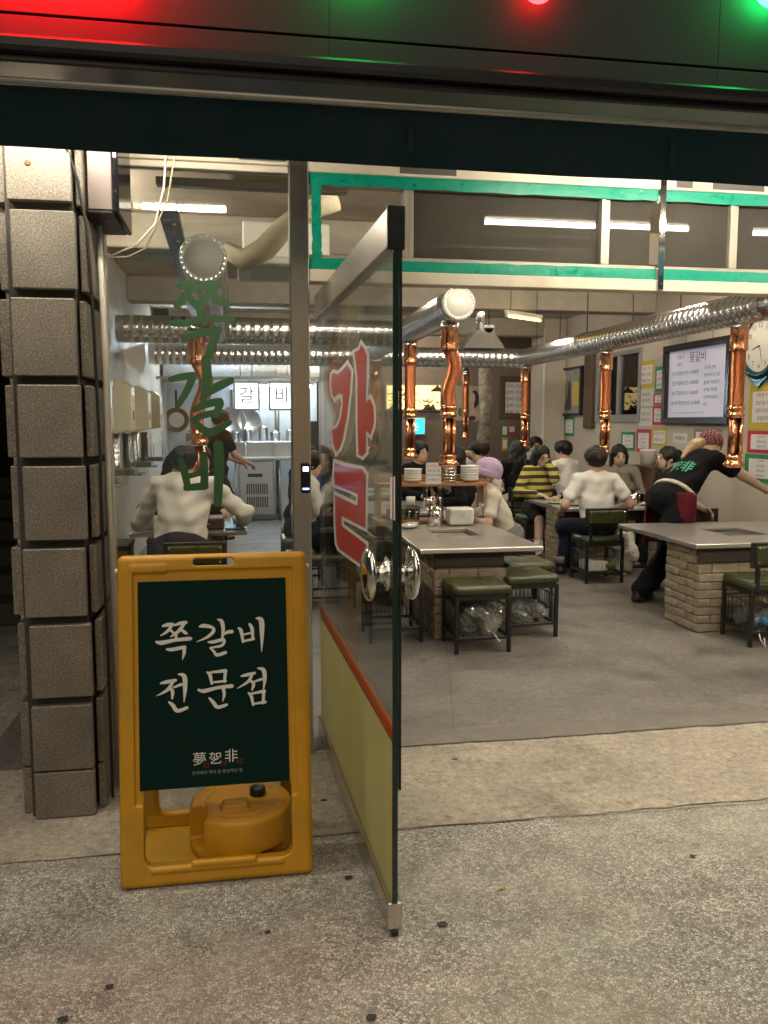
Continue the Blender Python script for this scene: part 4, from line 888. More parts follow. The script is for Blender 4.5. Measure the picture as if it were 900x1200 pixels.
for k in range(6): tag(MB().lathe([(0, .003), (.05, .002), (.054, .0), (.056, .024), (.053, .024), (.05, .006), (0, .006)], n=20).build('rice_bowl', chrome, None, False, (1.76, 6.9, zr+k*.0262)), 'small steel rice bowl in the shiny stack on the rack', 'bowl', 'stack of steel rice bowls')
nc = thing('notice_card', 'white printed notice clipped to the dish rack', 'notice', (1.60, 6.80, .99)); W(nc).bbox((1.535, 6.826, .985), (1.665, 6.829, 1.165), .0005).build('sheet', paper, nc)
fr_n = lambda z: (Vector((1.60, 6.8255, z)), Vector((1, 0, 0)), Vector((0, 0, 1)), Vector((0, -1, 0)))
for k, s_ in enumerate(('추가 반찬은', '셀프코너를', '이용해 주세요', '감사합니다')): txt(s_, .024, fr_n(1.135-.038*k), ink_r if k == 0 else ink_b, nc)
cn = thing('steel_canister', 'steel utensil canister with tongs on the grill table', 'canister', (1.585, 6.70, .651)); MB().lathe([(0, .002), (.060, 0), (.062, .15), (.059, .15), (.057, .008), (0, .008)], n=24).build('body', chrome, cn)
for k in range(4): MB().tube([(.02*math.cos(k*1.6), .02*math.sin(k*1.6), .02), (.05*math.cos(k*1.6), .045*math.sin(k*1.6), .22+.01*k), (.06*math.cos(k*1.6+.3), .05*math.sin(k*1.6+.3), .23)], .004, 6).build('tongs', steel, cn)
wb = thing('napkin_box', 'white box wrapped in thin plastic on the grill table', 'box', (1.80, 6.72, .651))
obj('box', surfnet(lambda p: rbx(p, (0, 0, .074), (.105, .08, .073), .02)+.002*np.sin(p[:, 0]*70)*np.sin(p[:, 2]*45), (-.13, -.1, -.005), (.13, .1, .16), .01), porcelain, wb)
obj('wrap', crinkle(lump(0, (.05, .05, .035), 21, .8, h=.012)), bag_m, wb).location = (.13, .0, .07)
def bottle(c, mat, label, liq=None, h_=.26, r=.033, cap=None, lab_=None):
    t = thing('bottle', label, 'bottle', c); MB().lathe([(0, .002), (r, .004), (r, h_*.58), (r*.85, h_*.68), (r*.45, h_*.84), (r*.42, h_*.97), (r*.5, h_)], n=18).build('body', mat, t)
    MB().lathe([(r*.5, h_+.001), (r*.5, h_+.018), (0, h_+.018)], n=12).build('cap', cap or let_w, t)
    if lab_: MB().lathe([(r+.0008, h_*.2), (r+.0008, h_*.5)], n=18).build('sticker', lab_, t)
    return t
bottle((1.68, 6.93, .679), g_bot, 'clear glass bottle between the rack boards')
for k in range(5): tag(MB().lathe([(0, .002), (.03, 0), (.036, .09), (.034, .09), (.028, .006), (0, .006)], n=14).build('glass', g_bot, None, False, (1.25+.055*k, 6.92+.03*(k % 2), .679)), 'clear tumbler on the lower board of the rack', 'glass', 'tumblers on the rack')
for k in range(3): bowl((1.33+.03*k, 6.55+.06*k, .651), .07-.01*k, .03, chrome if k % 2 else porcelain, ('white side dish by the rack end', 'steel side dish by the rack end', 'small white side dish by the rack end')[k], 'dish', cat='dish')
# ================================================================== ON THE TABLE OF THE MAN IN WHITE
bottle((3.53, 8.02, .651), g_green, 'green glass bottle beside the man in the white shirt', lab_=let_w)
food = M('cooked shellfish', (.50, .42, .30), .6, var=.4, vs_=40)
for i, (x, y, r, lab) in enumerate(((3.27, 8.35, .10, 'heaped plate before the striped sweater'), (3.38, 8.12, .09, 'second heaped plate beside the green bottle'), (4.12, 8.25, .09, 'plate of food by the grey jacket'))):
    t = thing('plate', lab, 'plate', (x, y, .651)); MB().lathe([(0, .006), (r*.6, .003), (r, .018), (r*.97, .021), (r*.55, .009), (0, .009)], n=24).build('dish', porcelain, t)
    for k in range(9): o = obj('food_piece', lump(0, (.026, .02, .016), 30+k, .5, h=.008), food, t, (r*.5*math.cos(k*2.4)*(k % 3)/2, r*.5*math.sin(k*2.4)*(k % 3)/2, .012+.014*(k // 4)))
for i, (x, y, h_, lab) in enumerate(((4.0, 8.02, .12, 'steel cup before the ponytailed woman'), (4.1, 8.10, .11, 'clear water cup before the ponytailed woman'), (3.62, 8.2, .09, 'small steel cup behind the green bottle'), (4.22, 8.05, .11, 'tall tumbler at the table end by the ponytailed woman'))):
    tag(MB().lathe([(0, .002), (.032, 0), (.038, h_), (.036, h_), (.03, .006), (0, .006)], n=16).build('cup', chrome if i % 2 == 0 else g_bot, None, False, (x, y, .651)), lab, 'cup')
bowl((4.2, 8.3, .651), .08, .06, M('yellow bowl', (.55, .32, .03), .4), 'yellow bowl at the wall end of the table')
ts = thing('tablet_order', 'dark order tablet on its stand on the table', 'tablet', (3.95, 8.4, .651)); MB().bbox((-.09, -.01, .02), (.09, .0, .15), .004).build('screen', black_m, ts); MB().bbox((-.05, -.03, .001), (.05, .06, .019), .004).build('foot', black_m, ts)
tag(obj('white_bag', crinkle(lump(0, (.13, .10, .21), 61, .9, h=.02), .004), porcelain, None, (3.72, 7.66, .008)), 'white cloth bag on the floor beside the man in the white shirt', 'bag')
# middle row clutter
for i, (x, y, c_, lab) in enumerate(((2.32, 8.95, g_bot, 'tall water jug before the young man'), (1.9, 8.3, chrome, 'steel cup on the second middle table'), (1.75, 8.5, porcelain, 'white cup on the second middle table'))):
    tag(MB().lathe([(0, .002), (.045, 0), (.05, .16 if i == 0 else .08), (.047, .16 if i == 0 else .08), (.042, .006), (0, .006)], n=16).build('jug' if i == 0 else 'cup', c_, None, False, (x if i else 1.98, y if i else 8.75, .651)), lab, 'jug' if i == 0 else 'cup')
# wooden cabinet with cup tower along the poster wall
cbx = thing('wooden_cabinet', 'low dark wooden cabinet against the poster wall', 'cabinet', (4.72, 9.0, 0)); W(cbx).bbox((4.56, 8.72, .006), (4.89, 9.3, .98), .006).build('body', wood_d, cbx); W(cbx).bbox((4.54, 8.70, .981), (4.892, 9.32, 1.005), .004).build('top', wood_d, cbx)
tag(MB().lathe([(0, .002), (.085, 0), (.095, .16), (.1, .165), (.1, .18), (0, .18)], n=20).build('tub', porcelain, None, False, (4.70, 9.1, 1.006)), 'white plastic tub on the wooden cabinet', 'tub')
for k in range(3): tag(MB().lathe([(0, .003), (.05, .002), (.056, .035), (.053, .035), (0, .008)], n=18).build('rice_bowl', chrome, None, False, (4.72, 8.83, 1.006+k*.036)), 'steel bowl stacked on the wooden cabinet', 'bowl', 'steel bowls on the wooden cabinet')
# ================================================================== ON THE POSTER WALL
RU, RV, RN = Vector((0, -1, 0)), Vector((0, 0, 1)), Vector((-1, 0, 0))
def wpt(x, y, lift=0): return at(x, y, X=WXR-lift)
def wallrect(x0, y0, x1, y1):
    a = wpt(x0, y0); b = wpt(x1, y0); c = wpt(x0, y1); d = wpt(x1, y1); return (a.y+c.y)/2, (b.y+d.y)/2, (c.z+d.z)/2, (a.z+b.z)/2   # y far, y near, z low, z high
hues = {'yellow': (.52, .40, .03), 'red': (.45, .02, .035), 'green': (.015, .20, .085), 'teal': (.0, .19, .20), 'white': (.66, .64, .60), 'brown': (.30, .22, .12)}
LINES = ['오늘의 메뉴', '쪽갈비 2인분', '매운맛 가능', '소주맥주', '공기밥 천원', '계란찜 추가', '포장 됩니다', '냉면 육천원', '된장찌개']
nline = [0]
def poster(rect, hue, label, rows=3, inset=.13, two=False):
    yf, yn, z0, z1 = wallrect(*rect); wd = yf-yn; ht = z1-z0; cy_ = (yf+yn)/2; cz = (z0+z1)/2
    t = thing('poster', label, 'poster', (WXR, cy_, z0), 0, 'handwritten posters on the wall')
    W(t).bbox((WXR-.004, yn, z0), (WXR-.001, yf, z1), .0006).build('sheet', M('poster '+hue, hues[hue], .55), t)
    iw, ih = wd*(1-2*inset), ht*(1-2*inset-.06)
    if hue != 'white': W(t).bbox((WXR-.0055, cy_-iw/2, cz-ih/2), (WXR-.0042, cy_+iw/2, cz+ih/2), .0003).build('paper_panel', paper, t)
    for k in range(rows):
        s_ = LINES[nline[0] % len(LINES)]; nline[0] += 1; size = min(ih/rows*.62, iw/len(s_)*1.15)
        txt(s_, size, (Vector((WXR-.0062, cy_, cz+ih*(.5-(k+.5)/rows))), RU, RV, RN), ink_r if k == 0 and hue in ('red', 'yellow') else ink, t, bold=.0)
    return t
for a in (((749, 423, 767, 455), 'yellow', 'yellow poster at the top of the cluster beside the inside window'), ((768, 429, 783, 460), 'teal', 'teal poster squeezed between yellow poster and menu board'),
          ((750, 456, 765.5, 476), 'white', 'white price sheet under the top yellow poster', 2), ((766.2, 461, 780, 474), 'red', 'small red poster tucked beside the menu board', 2), ((749, 478.5, 764.5, 499), 'white', 'lower white price sheet above the red poster', 2), ((765.2, 475, 780, 498), 'red', 'red and white poster under the small red one', 3),
          ((746, 503, 763, 530), 'red', 'red poster between the green and yellow ones above the grey jacket', 4), ((764, 501, 782, 523), 'yellow', 'yellow poster under the menu board corner', 2), ((728, 506, 744.5, 528), 'green', 'green poster under the inside window', 3), ((789, 508, 806, 519), 'white', 'small white notice above the ponytailed woman', 1), ((813, 502, 834, 529), 'brown', 'brown-backed notice under the menu board', 4), ((837, 503, 846, 527), 'brown', 'narrow brown notice beside the headscarf', 3),
          ((878, 450, 912, 504), 'yellow', 'large yellow poster under the wall clock', 4), ((876, 505, 911, 531), 'red', 'wide red poster below the large yellow one', 3), ((873, 532.5, 911, 566), 'green', 'large green poster below the wide red one', 4), ((864, 528, 872, 553), 'yellow', 'narrow yellow notice behind the copper extractor', 2),
          ((649, 488, 660.5, 504), 'red', 'small red poster under the framed picture', 2), ((661.5, 488, 673, 511), 'green', 'small green poster under the framed picture', 3), ((650, 505, 661.5, 528), 'yellow', 'small yellow poster behind the striped sweater', 2)):
    poster(*a)
yf, yn, z0, z1 = wallrect(781, 400, 860, 497)
mbd = thing('menu_board', 'large black framed menu board with handwritten prices on the poster wall', 'menu board', (WXR, (yf+yn)/2, z0))
zb0, zb1 = z0, z1; fw = .075; frm = M('gloss black frame', (.012, .013, .016), .22)
for lo, hi in (((WXR-.06, yn, zb1-fw), (WXR-.001, yf, zb1)), ((WXR-.06, yn, zb0), (WXR-.001, yf, zb0+fw)), ((WXR-.06, yn, zb0+fw+.0005), (WXR-.001, yn+fw, zb1-fw-.0005)), ((WXR-.06, yf-fw, zb0+fw+.0005), (WXR-.001, yf, zb1-fw-.0005))): W(mbd).bbox(lo, hi, .006).build('frame', frm, mbd)
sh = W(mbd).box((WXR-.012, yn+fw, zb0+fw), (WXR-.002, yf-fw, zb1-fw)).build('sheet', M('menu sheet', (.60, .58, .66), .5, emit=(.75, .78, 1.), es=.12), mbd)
cy_, cz = (yf+yn)/2, (zb0+zb1)/2; sw_, sh_ = (yf-yn-2*fw), (zb1-zb0-2*fw)
def mtx(s_, u, v, size, mat=ink_b, al_='LEFT'): txt(s_, size, (Vector((WXR-.0135, yf-fw-u*sw_, zb1-fw-v*sh_)), RU, RV, RN), mat, sh, align=al_)
mtx('몽갈비', .36, .13, .125, ink); mtx('나들이', .13, .10, .062, ink_r); mtx('전문점', .14, .21, .045, ink)
for k, s_ in enumerate(('오븐 쪽갈비(1인) 15,000원', '간장 쪽갈비(1인) 15,000원', '매운 쪽갈비(1인) 15,000원', '바비큐 쪽갈비(1인) 16,000원')): mtx(s_, .06, .34+.15*k, .052)
for k, s_ in enumerate(('후식류 선택', '된장찌개 공기밥', '물냉면 비빔냉면', '주먹밥 계란찜', '소주맥주음료수', '추가')): mtx(s_, .62, .30+.105*k, .044)
mtx('원산지 표시 돼지고기 국내산 쌀 국내산 배추 국내산 고춧가루 중국산', .12, .935, .022)
for u in (.3, .7): W(mbd).tube([(WXR-.005, yf-(yf-yn)*u, zb1), (WXR-.005, yf-(yf-yn)*u, zb1+.12)], .003, 5).build('hook', dcab, mbd)
# wall clock
c = wpt(893, 405); ck = thing('wall_clock', 'round wall clock with dark teal rim beside the menu board', 'clock', (WXR, c.y, c.z)); r = .245
rimm = M('teal metal rim', (.03, .09, .10), .25, .6)
MB().lathe([(r*1.28, -.001), (r*1.30, -.03), (r*1.18, -.055), (r*1.06, -.05), (r, -.03)], n=36, axis='x').build('rim', rimm, ck)
fc = MB().lathe([(r*1.02, -.02), (0, -.022)], n=36, axis='x').build('dial', M('clock dial', (.60, .57, .50), .4), ck)
for k in range(12):
    an = rad(90-30*(k+1)); txt(str(k+1), .07, (Vector((WXR-.0245, c.y, c.z))+RU*(r*.78*math.cos(an))+RV*(r*.78*math.sin(an)), RU, RV, RN), ink, fc)
for an, l, w_ in ((rad(195), .13, .009), (rad(-75), .18, .006)):
    d = RU*math.cos(an)+RV*math.sin(an); n_ = RU*-math.sin(an)+RV*math.cos(an); MB().add([RN*.026+n_*w_, RN*.026-n_*w_, RN*.026-n_*w_*.3+d*l, RN*.026+n_*w_*.3+d*l], [(0, 1, 2, 3)]).build('hand', black_m, fc)
MB().prism([(-.16, -r*1.18), (.16, -r*1.18), (.05, -r*1.45), (0, -r*1.62), (-.05, -r*1.45)], .001, .03, (Vector((0, 0, 0)), RU, RV, RN)).build('ornament', rimm, ck)
# framed picture
yf, yn, z0, z1 = wallrect(647.5, 431.5, 684, 487); pf = thing('framed_picture', 'black framed grey ink painting of a waterfall with yellow poster above small posters', 'picture', (WXR, (yf+yn)/2, z0)); fw = .03
for lo, hi in (((WXR-.05, yn, z1-fw), (WXR-.001, yf, z1)), ((WXR-.05, yn, z0), (WXR-.001, yf, z0+fw)), ((WXR-.05, yn, z0+fw+.0005), (WXR-.001, yn+fw*2, z1-fw-.0005)), ((WXR-.05, yf-fw*2, z0+fw+.0005), (WXR-.001, yf, z1-fw-.0005))): W(pf).bbox(lo, hi, .004).build('frame', black_m, pf)
W(pf).box((WXR-.012, yn+fw*2, z0+fw), (WXR-.002, yf-fw*2, z1-fw)).build('print', M('ink wash', (.26, .26, .25), .4, var=.6, vs_=6), pf)
def pfq(u0, v0, u1, v1, mat, lift, nm):
    A = lambda u, v: Vector((WXR-lift, yf-(yf-yn)*u, z1-(z1-z0)*v)); W(pf).add([A(u0, v1), A(u1, v1), A(u1, v0), A(u0, v0)], [(0, 1, 2, 3)]).build(nm, mat, pf)
pfq(.40, .15, .47, .80, M('waterfall cream', (.70, .58, .28), .5), .0135, 'painted_waterfall'); pfq(.68, .30, .92, .80, M('yellow notice', (.62, .42, .10), .5), .0136, 'painted_notice')
mount = M('ink mountain', (.05, .05, .05), .6)
for k, (u, wd, h_) in enumerate(((.26, .2, .5), (.58, .16, .62), (.42, .3, .35))):
    A = lambda uu, v: Vector((WXR-.0131-.0001*k, yf-(yf-yn)*uu, z1-(z1-z0)*v)); W(pf).add([A(u-wd/2, .88), A(u+wd/2, .88), A(u+.03, .88-h_), A(u-.02, .88-h_*.9)], [(0, 1, 2, 3)]).build('painted_hill', mount, pf)
# inside window
wn_ = thing('inside_window', 'dark aluminium window in the poster wall', 'window', (WXR, 10.3, 1.5)); alw = M('grey window frame', (.30, .30, .31), .45, .3)
for lo, hi in (((WXR-.02, 9.723, 1.502), (WXR+.06, 11.047, 1.60)), ((WXR-.02, 9.723, 2.36), (WXR+.06, 11.047, 2.418)), ((WXR-.02, 9.723, 1.601), (WXR+.06, 9.79, 2.359)), ((WXR-.02, 10.98, 1.601), (WXR+.06, 11.047, 2.359)), ((WXR-.01, 10.33, 1.601), (WXR+.06, 10.40, 2.359))): W(wn_).bbox(lo, hi, .004).build('frame', alw, wn_)
for a, b in ((9.791, 10.329), (10.401, 10.979)): W(wn_).box((WXR+.02, a, 1.602), (WXR+.026, b, 2.358)).build('pane', g_clear, wn_)
tag(MB().box((WXR+1.3, 9.0, .0), (WXR+1.4, 13.5, ZC)).build('yard_wall', M('dim yard wall', (.07, .08, .08), .9, var=.4, vs_=4)), 'dim yard wall seen through the inside window', 'wall')
tag(MB().bbox((WXR+.3, 9.95, 1.0), (WXR+.5, 10.2, 1.78), .01).build('water_drum', M('blue plastic drum', (.10, .22, .34), .5)), 'pale blue drum behind the inside window', 'drum')
tag(MB().bbox((WXR-.06, 11.06, 1.42), (WXR-.001, 11.35, 2.46), .006).build('wooden_jamb', wood_d), 'dark wooden jamb beside the inside window', 'frame')
# far menu beyond the pillar
fmb = thing('menu_board', 'brown framed price list on the wall beyond the plaster pillar', 'menu board', (4.6, 13.45, 1.2)); yb = 13.699-.05
def bwall(x, y): return at(x, y, Y=13.69)
a, b = bwall(586, 441), bwall(622, 491); W(fmb).bbox((a.x, 13.66, b.z), (b.x, 13.698, a.z), .004).build('frame', wood_d, fmb)
W(fmb).bbox((a.x+.09, 13.652, b.z+.1), (b.x-.05, 13.6595, a.z-.1), .002).build('sheet', paper, fmb)
for k in range(5): txt('쪽갈비 15,000원', .075, (Vector(((a.x+b.x)/2, 13.6505, a.z-.16-.11*k)), Vector((1, 0, 0)), RV, Vector((0, -1, 0))), ink, fmb)
for i, (x0, y0, x1, y1, hue, lab) in enumerate(((588, 497, 595, 512, 'green', 'tiny green poster under the far price list'), (596, 497, 604, 509, 'red', 'tiny red poster under the far price list'), (588.5, 513, 595, 528, 'yellow', 'tiny yellow poster under the far price list'), (613, 497, 620, 512, 'green', 'tiny dark green poster beside the far plaster pillar'))):
    p, q_ = bwall(x0, y0), bwall(x1, y1); t = thing('poster', lab, 'poster', (p.x, 13.69, q_.z), 0, 'handwritten posters on the wall'); W(t).bbox((p.x, 13.69, q_.z), (q_.x, 13.697, p.z), .001).build('sheet', M('poster '+hue, hues[hue], .55), t)
    W(t).bbox((p.x+.015, 13.686, q_.z+.04), (q_.x-.015, 13.6898, p.z-.04), .001).build('paper_panel', paper, t)
# lit yellow picture, blue screen, portrait poster
a, b = bwall(452, 452), bwall(514, 479.5); lp = thing('lit_picture', 'backlit yellow picture with dark leaf drawing on the brown wall', 'lightbox', (a.x, 13.6, b.z))
W(lp).bbox((a.x-.03, 13.60, b.z-.03), (b.x+.03, 13.698, a.z+.03), .006).build('frame', M('grey lightbox frame', (.25, .23, .2), .4), lp)
W(lp).box((a.x, 13.594, b.z), (b.x, 13.5995, a.z)).build('picture', M('backlit yellow', (.7, .5, .15), .5, var=.2, vs_=6, emit=(1, .74, .28), es=1.6), lp)
mb = W(lp)
for k in range(46):
    u, v = random.random(), random.random()*.8+.1; c_ = Vector((a.x+(b.x-a.x)*u, 13.592-.0001*k, b.z+(a.z-b.z)*v)); an = random.uniform(-.5, .9); l = random.uniform(.03, .08); w_ = .010; d = Vector((math.cos(an), 0, math.sin(an))); n_ = Vector((-d.z, 0, d.x)); mb.add([c_-d*l, c_-n_*w_, c_+d*l, c_+n_*w_], [(0, 1, 2, 3)])
for (u, v, s_) in ((.2, .9, .10), (.45, .88, .08), (.93, .85, .12), (.1, .08, .07), (.75, .06, .09), (.85, .07, .07)): c_ = Vector((a.x+(b.x-a.x)*u, 13.586, b.z+(a.z-b.z)*v)); mb.add([c_+Vector((-s_, 0, -.04)), c_+Vector((s_, 0, -.04)), c_+Vector((.02, 0, .07))], [(0, 1, 2)])
mb.build('leaf_drawing', M('dark drawing', (.05, .035, .015), .8), lp)
a, b = bwall(479, 491), bwall(496, 508); scn = thing('blue_screen', 'small glowing blue monitor under the lit picture', 'screen', (a.x, 13.6, b.z)); W(scn).bbox((a.x-.02, 13.62, b.z-.02), (b.x+.02, 13.698, a.z+.02), .006).build('bezel', lamp_body, scn)
W(scn).box((a.x, 13.614, b.z), (b.x, 13.6195, a.z)).build('display', M('blue display', (.02, .3, .5), .4, emit=(.02, .62, .95), es=1.3), scn)
for k in range(3): W(scn).box((a.x+.05, 13.611, b.z+.05+.05*k), (a.x+.05+.1, 13.6135, b.z+.075+.05*k)).build('menu_tile', M('blue tile', (.2, .6, .8), .5, emit=(.4, .85, 1), es=1.), scn)
a, b = bwall(534, 452), bwall(561.5, 493); pp = thing('portrait_poster', 'pale advertising poster of a dark-haired woman behind the far extractor', 'poster', (a.x, 13.69, b.z)); W(pp).bbox((a.x, 13.69, b.z), (b.x, 13.698, a.z), .001).build('sheet', M('pale poster', (.36, .30, .24), .6, var=.15), pp)
pw_, ph_ = b.x-a.x, a.z-b.z; PQ = lambda u, v, l: Vector((a.x+pw_*u, 13.689-l, a.z-ph_*v))
def blob(cu, cv, ru, rv, l, mat, nm, n_=20): W(pp).add([PQ(cu+ru*math.cos(2*math.pi*k/n_), cv+rv*math.sin(2*math.pi*k/n_), l) for k in range(n_)], [tuple(range(n_))]).build(nm, mat, pp)
pskin = M('printed skin', (.50, .34, .26), .6); blob(.80, .38, .18, .26, .001, ink, 'printed_hair'); blob(.76, .86, .24, .16, .0015, pskin, 'printed_shoulder'); blob(.72, .60, .06, .14, .002, pskin, 'printed_neck'); blob(.70, .36, .12, .17, .0025, pskin, 'printed_face'); blob(.2, .75, .10, .12, .001, M('printed green', (.05, .15, .06), .6), 'printed_bottle'); blob(.70, .93, .16, .07, .003, ink, 'printed_dress')

# ================================================================== BEHIND THE LETTERED WINDOW
LU, LN = Vector((0, 1, 0)), Vector((1, 0, 0))
def lpt(x, y, lift=0): return at(x, y, X=WXL+lift)
def lrect(x0, y0, x1, y1):
    a = lpt(x0, y0); b = lpt(x1, y0); c = lpt(x0, y1); d = lpt(x1, y1); return a.y, b.y, (c.z+d.z)/2, (a.z+b.z)/2
lm = thing('menu_board', 'dark framed white menu board on the cream panelled wall', 'menu board', (WXL, 6.2, 1.5)); y0_, y1_, z0, z1 = 5.35, 6.75, 1.42, 2.28
W(lm).bbox((WXL+.001, y0_, z0), (WXL+.05, y1_, z1), .006).build('frame', frm, lm); W(lm).bbox((WXL+.0502, y0_+.08, z0+.08), (WXL+.054, y1_-.16, z1-.08), .001).build('sheet', paper, lm)
for k in range(5):
    for j in range(2): txt(('몽갈비', '오븐 쪽갈비', '간장 쪽갈비', '매운 쪽갈비', '바비큐')[k] if j == 0 else '15,000', .11 if k == 0 else .075, (Vector((WXL+.0550, 5.78+.5*j, z1-.18-.14*k)), LU, RV, LN), ink, lm)
W(lm).bbox((WXL+.001, y1_+.01, z0), (WXL+.03, y1_+.15, z1), .004).build('wooden_side', wood, lm)
mir = thing('wall_mirror', 'tall bluish mirror panel beside the dark framed menu', 'mirror', (WXL, 7.4, 1.4)); W(mir).bbox((WXL+.001, 7.05, 1.42), (WXL+.02, 7.85, 2.2), .003).build('pane', M('mirror glass', (.55, .65, .75), .04, 1.), mir)
cabm = M('cream cabinet', (.60, .56, .42), .4, var=.05)
for k, (y, lab) in enumerate(((6.05, 'under the dark framed menu'), (7.35, 'under the bluish mirror'), (8.7, 'beyond the mirror'), (10.0, 'farthest along the cream wall'))):
    t = thing('cup_cabinet', 'cream cup steriliser cabinet '+lab, 'cabinet', (WXL, y, 1.35), 0, 'cup cabinets on the panelled wall')
    W(t).prism([(0.001, 1.40), (.26, 1.44), (.26, 1.80), (.18, 1.86), (0.001, 1.86)], 0, .30, (Vector((WXL, y, 0)), Vector((1, 0, 0)), RV, Vector((0, 1, 0)))).build('body', cabm, t)
    W(t).bbox((WXL+.235, y+.11, 1.52), (WXL+.263, y+.19, 1.60), .004).build('latch', black_m, t)
    tr_ = W(t).bbox((WXL+.001, y+.02, 1.05), (WXL+.27, y+.28, 1.10), .006).bbox((WXL+.26, y+.0, 1.05), (WXL+.33, y+.30, 1.062), .003).build('drip_tray', M('grey tray', (.16, .16, .155), .35, .5), t)
    for q_ in range(3): W(t).tube([(WXL+.06+.10*q_, y+.15, 1.11), (WXL+.06+.10*q_, y+.15, 1.39)], .005, 6).build('guide_rod', chrome, t)
    for q_ in range(5):
        for s_ in (0, 1):
            if k < 3: tag(MB().lathe([(.030, 0), (.037, .085), (.035, .085), (.028, .004), (0, .004)], n=12).build('steel_cup', g_bot if s_ else chrome, None, False, (WXL+.10+.10*s_, y+.15, 1.105+q_*.053)), 'stacked cup in the dispenser '+lab, 'cup', 'cups in the dispenser '+lab)
sk_ = thing('wall_speaker', 'black box loudspeaker high on the cream panelled wall', 'speaker', lpt(178, 372)); pz = at(190, 372, X=-.86); 
W(sk_).bbox((-.96, pz.y-.05, pz.z-.1), (-.78, pz.y+.13, pz.z+.1), .01).build('cabinet', black_m, sk_); W(sk_).tube([(WXL+.001, pz.y+.04, pz.z), (-.95, pz.y+.04, pz.z)], .012, 8).build('bracket', black_m, sk_)
# cable tray, lagged pipes, ceiling cassette
tr = thing('cable_tray', 'black slotted cable tray hanging under the ceiling behind the window', 'cable tray', (-.45, 5.5, 2.75))
a = at(197, 250, Z=2.78); b = at(236, 395, Z=2.70); d = (b-a); n_ = Vector((d.y, -d.x, 0)).normalized()*.06
mb = W(tr); mb.add([a-n_, a+n_, b+n_, b-n_, a-n_+Vector((0, 0, .05)), a+n_+Vector((0, 0, .05)), b+n_+Vector((0, 0, .05)), b-n_+Vector((0, 0, .05))], [(0, 1, 2, 3), (4, 7, 6, 5), (0, 3, 7, 4), (1, 5, 6, 2), (0, 4, 5, 1), (3, 2, 6, 7)]); mb.build('tray', black_m, tr)
sl = W(tr)
for k in range(14):
    p = a+d*((k+.5)/14); sl.add([p+n_*.15+d.normalized()*.0+Vector((0, 0, -.002)), p+n_*.5+Vector((0, 0, -.002)), p+n_*.5+d.normalized()*.05+Vector((0, 0, -.002)), p+n_*.15+d.normalized()*.05+Vector((0, 0, -.002))], [(0, 3, 2, 1)])
sl.build('slot', lamp_body, tr)
for k in (.15, .5, .85): p = a+d*k; W(tr).tube([p+Vector((0, 0, .05)), Vector((p.x, p.y, ZC-.002))], .005, 6).build('hanger', dcab, tr)
lag = M('cream pipe lagging', (.52, .45, .32), .75, var=.12, vs_=10, bump=.5, bs=14)
tag(MB().tube([(-.02, 4.72, 2.80), (.05, 4.70, 2.82), (.2, 4.68, 2.83), (.5, 4.68, 2.82), (1.2, 4.7, 2.84)], [.035, .055, .058, .056, .055], 12).build('lagged_pipe', lag), 'cream lagged pipe running across the ceiling behind the window top', 'pipe')
tag(MB().tube([at(262, 290, Y=5.6), at(285, 305, Y=5.6), at(310, 292, Y=5.5), at(330, 270, Y=5.4), at(352, 250, Y=5.3), at(395, 235, Y=5.2)], [.05, .075, .075, .07, .06, .06], 12).build('lagged_pipe', lag), 'sagging cream lagged hose below the ceiling by the steel post', 'pipe')
tag(MB().bbox((-.4, 4.60, 2.72), (.60, 4.66, 2.762), .004).build('ceiling_rail', M('grey rail', (.22, .21, .19), .5, .3)), 'grey metal rail across the ceiling behind the window', 'rail')
ac = thing('ceiling_cassette', 'white ceiling air conditioner cassette behind the window', 'air conditioner', (.5, 6.2, 2.6)); q_ = at(318, 318, Z=2.62)
MB().bbox((-.30, -.40, 0), (.40, .40, .05), .02).build('panel', lamp_body, ac); MB().bbox((-.2, -.28, -.004), (.3, .28, -.0005), .001).build('grille', M('cassette grille', (.42, .41, .38), .5), ac); MB().bbox((-.26, -.36, .0505), (.36, .36, .30), .01).build('body', lamp_body, ac); ac.location = (q_.x+.05, q_.y+.1, 2.62)
cmr = thing('dome_camera', 'small dark dome camera on a bracket under the far duct', 'camera', (0, 0, 0)); p = at(573, 385, Y=9.5); cmr.location = p
MB().lathe([(0, -.05), (.03, -.042), (.05, -.015), (.055, 0)], n=18).build('dome', M('gloss black', (0, 0, 0)), cmr); MB().lathe([(.06, .001), (.065, .02), (.05, .035), (0, .035)], n=18).build('base', lamp_body, cmr); MB().tube([(0, 0, .035), (0, 0, ZC-p.z-.002)], .006, 6).build('stem', dcab, cmr)
hoodm = M('smoke hood', (.07, .066, .06), .5, .3); p = at(563, 400, Y=10.3); hh_ = thing('grey_hood', 'grey pyramid hood behind the middle duct', 'hood', (p.x, p.y, p.z-.1))
MB().prism([(-.26, 0), (.26, 0), (.10, .22), (-.10, .22)], -.2, .2, (Vector((0, 0, 0)), Vector((1, 0, 0)), RV, Vector((0, 1, 0)))).build('hood', hoodm, hh_); MB().tube([(0, 0, .22), (0, 0, ZC-p.z+.098)], .06, 14).build('stack', galv, hh_)
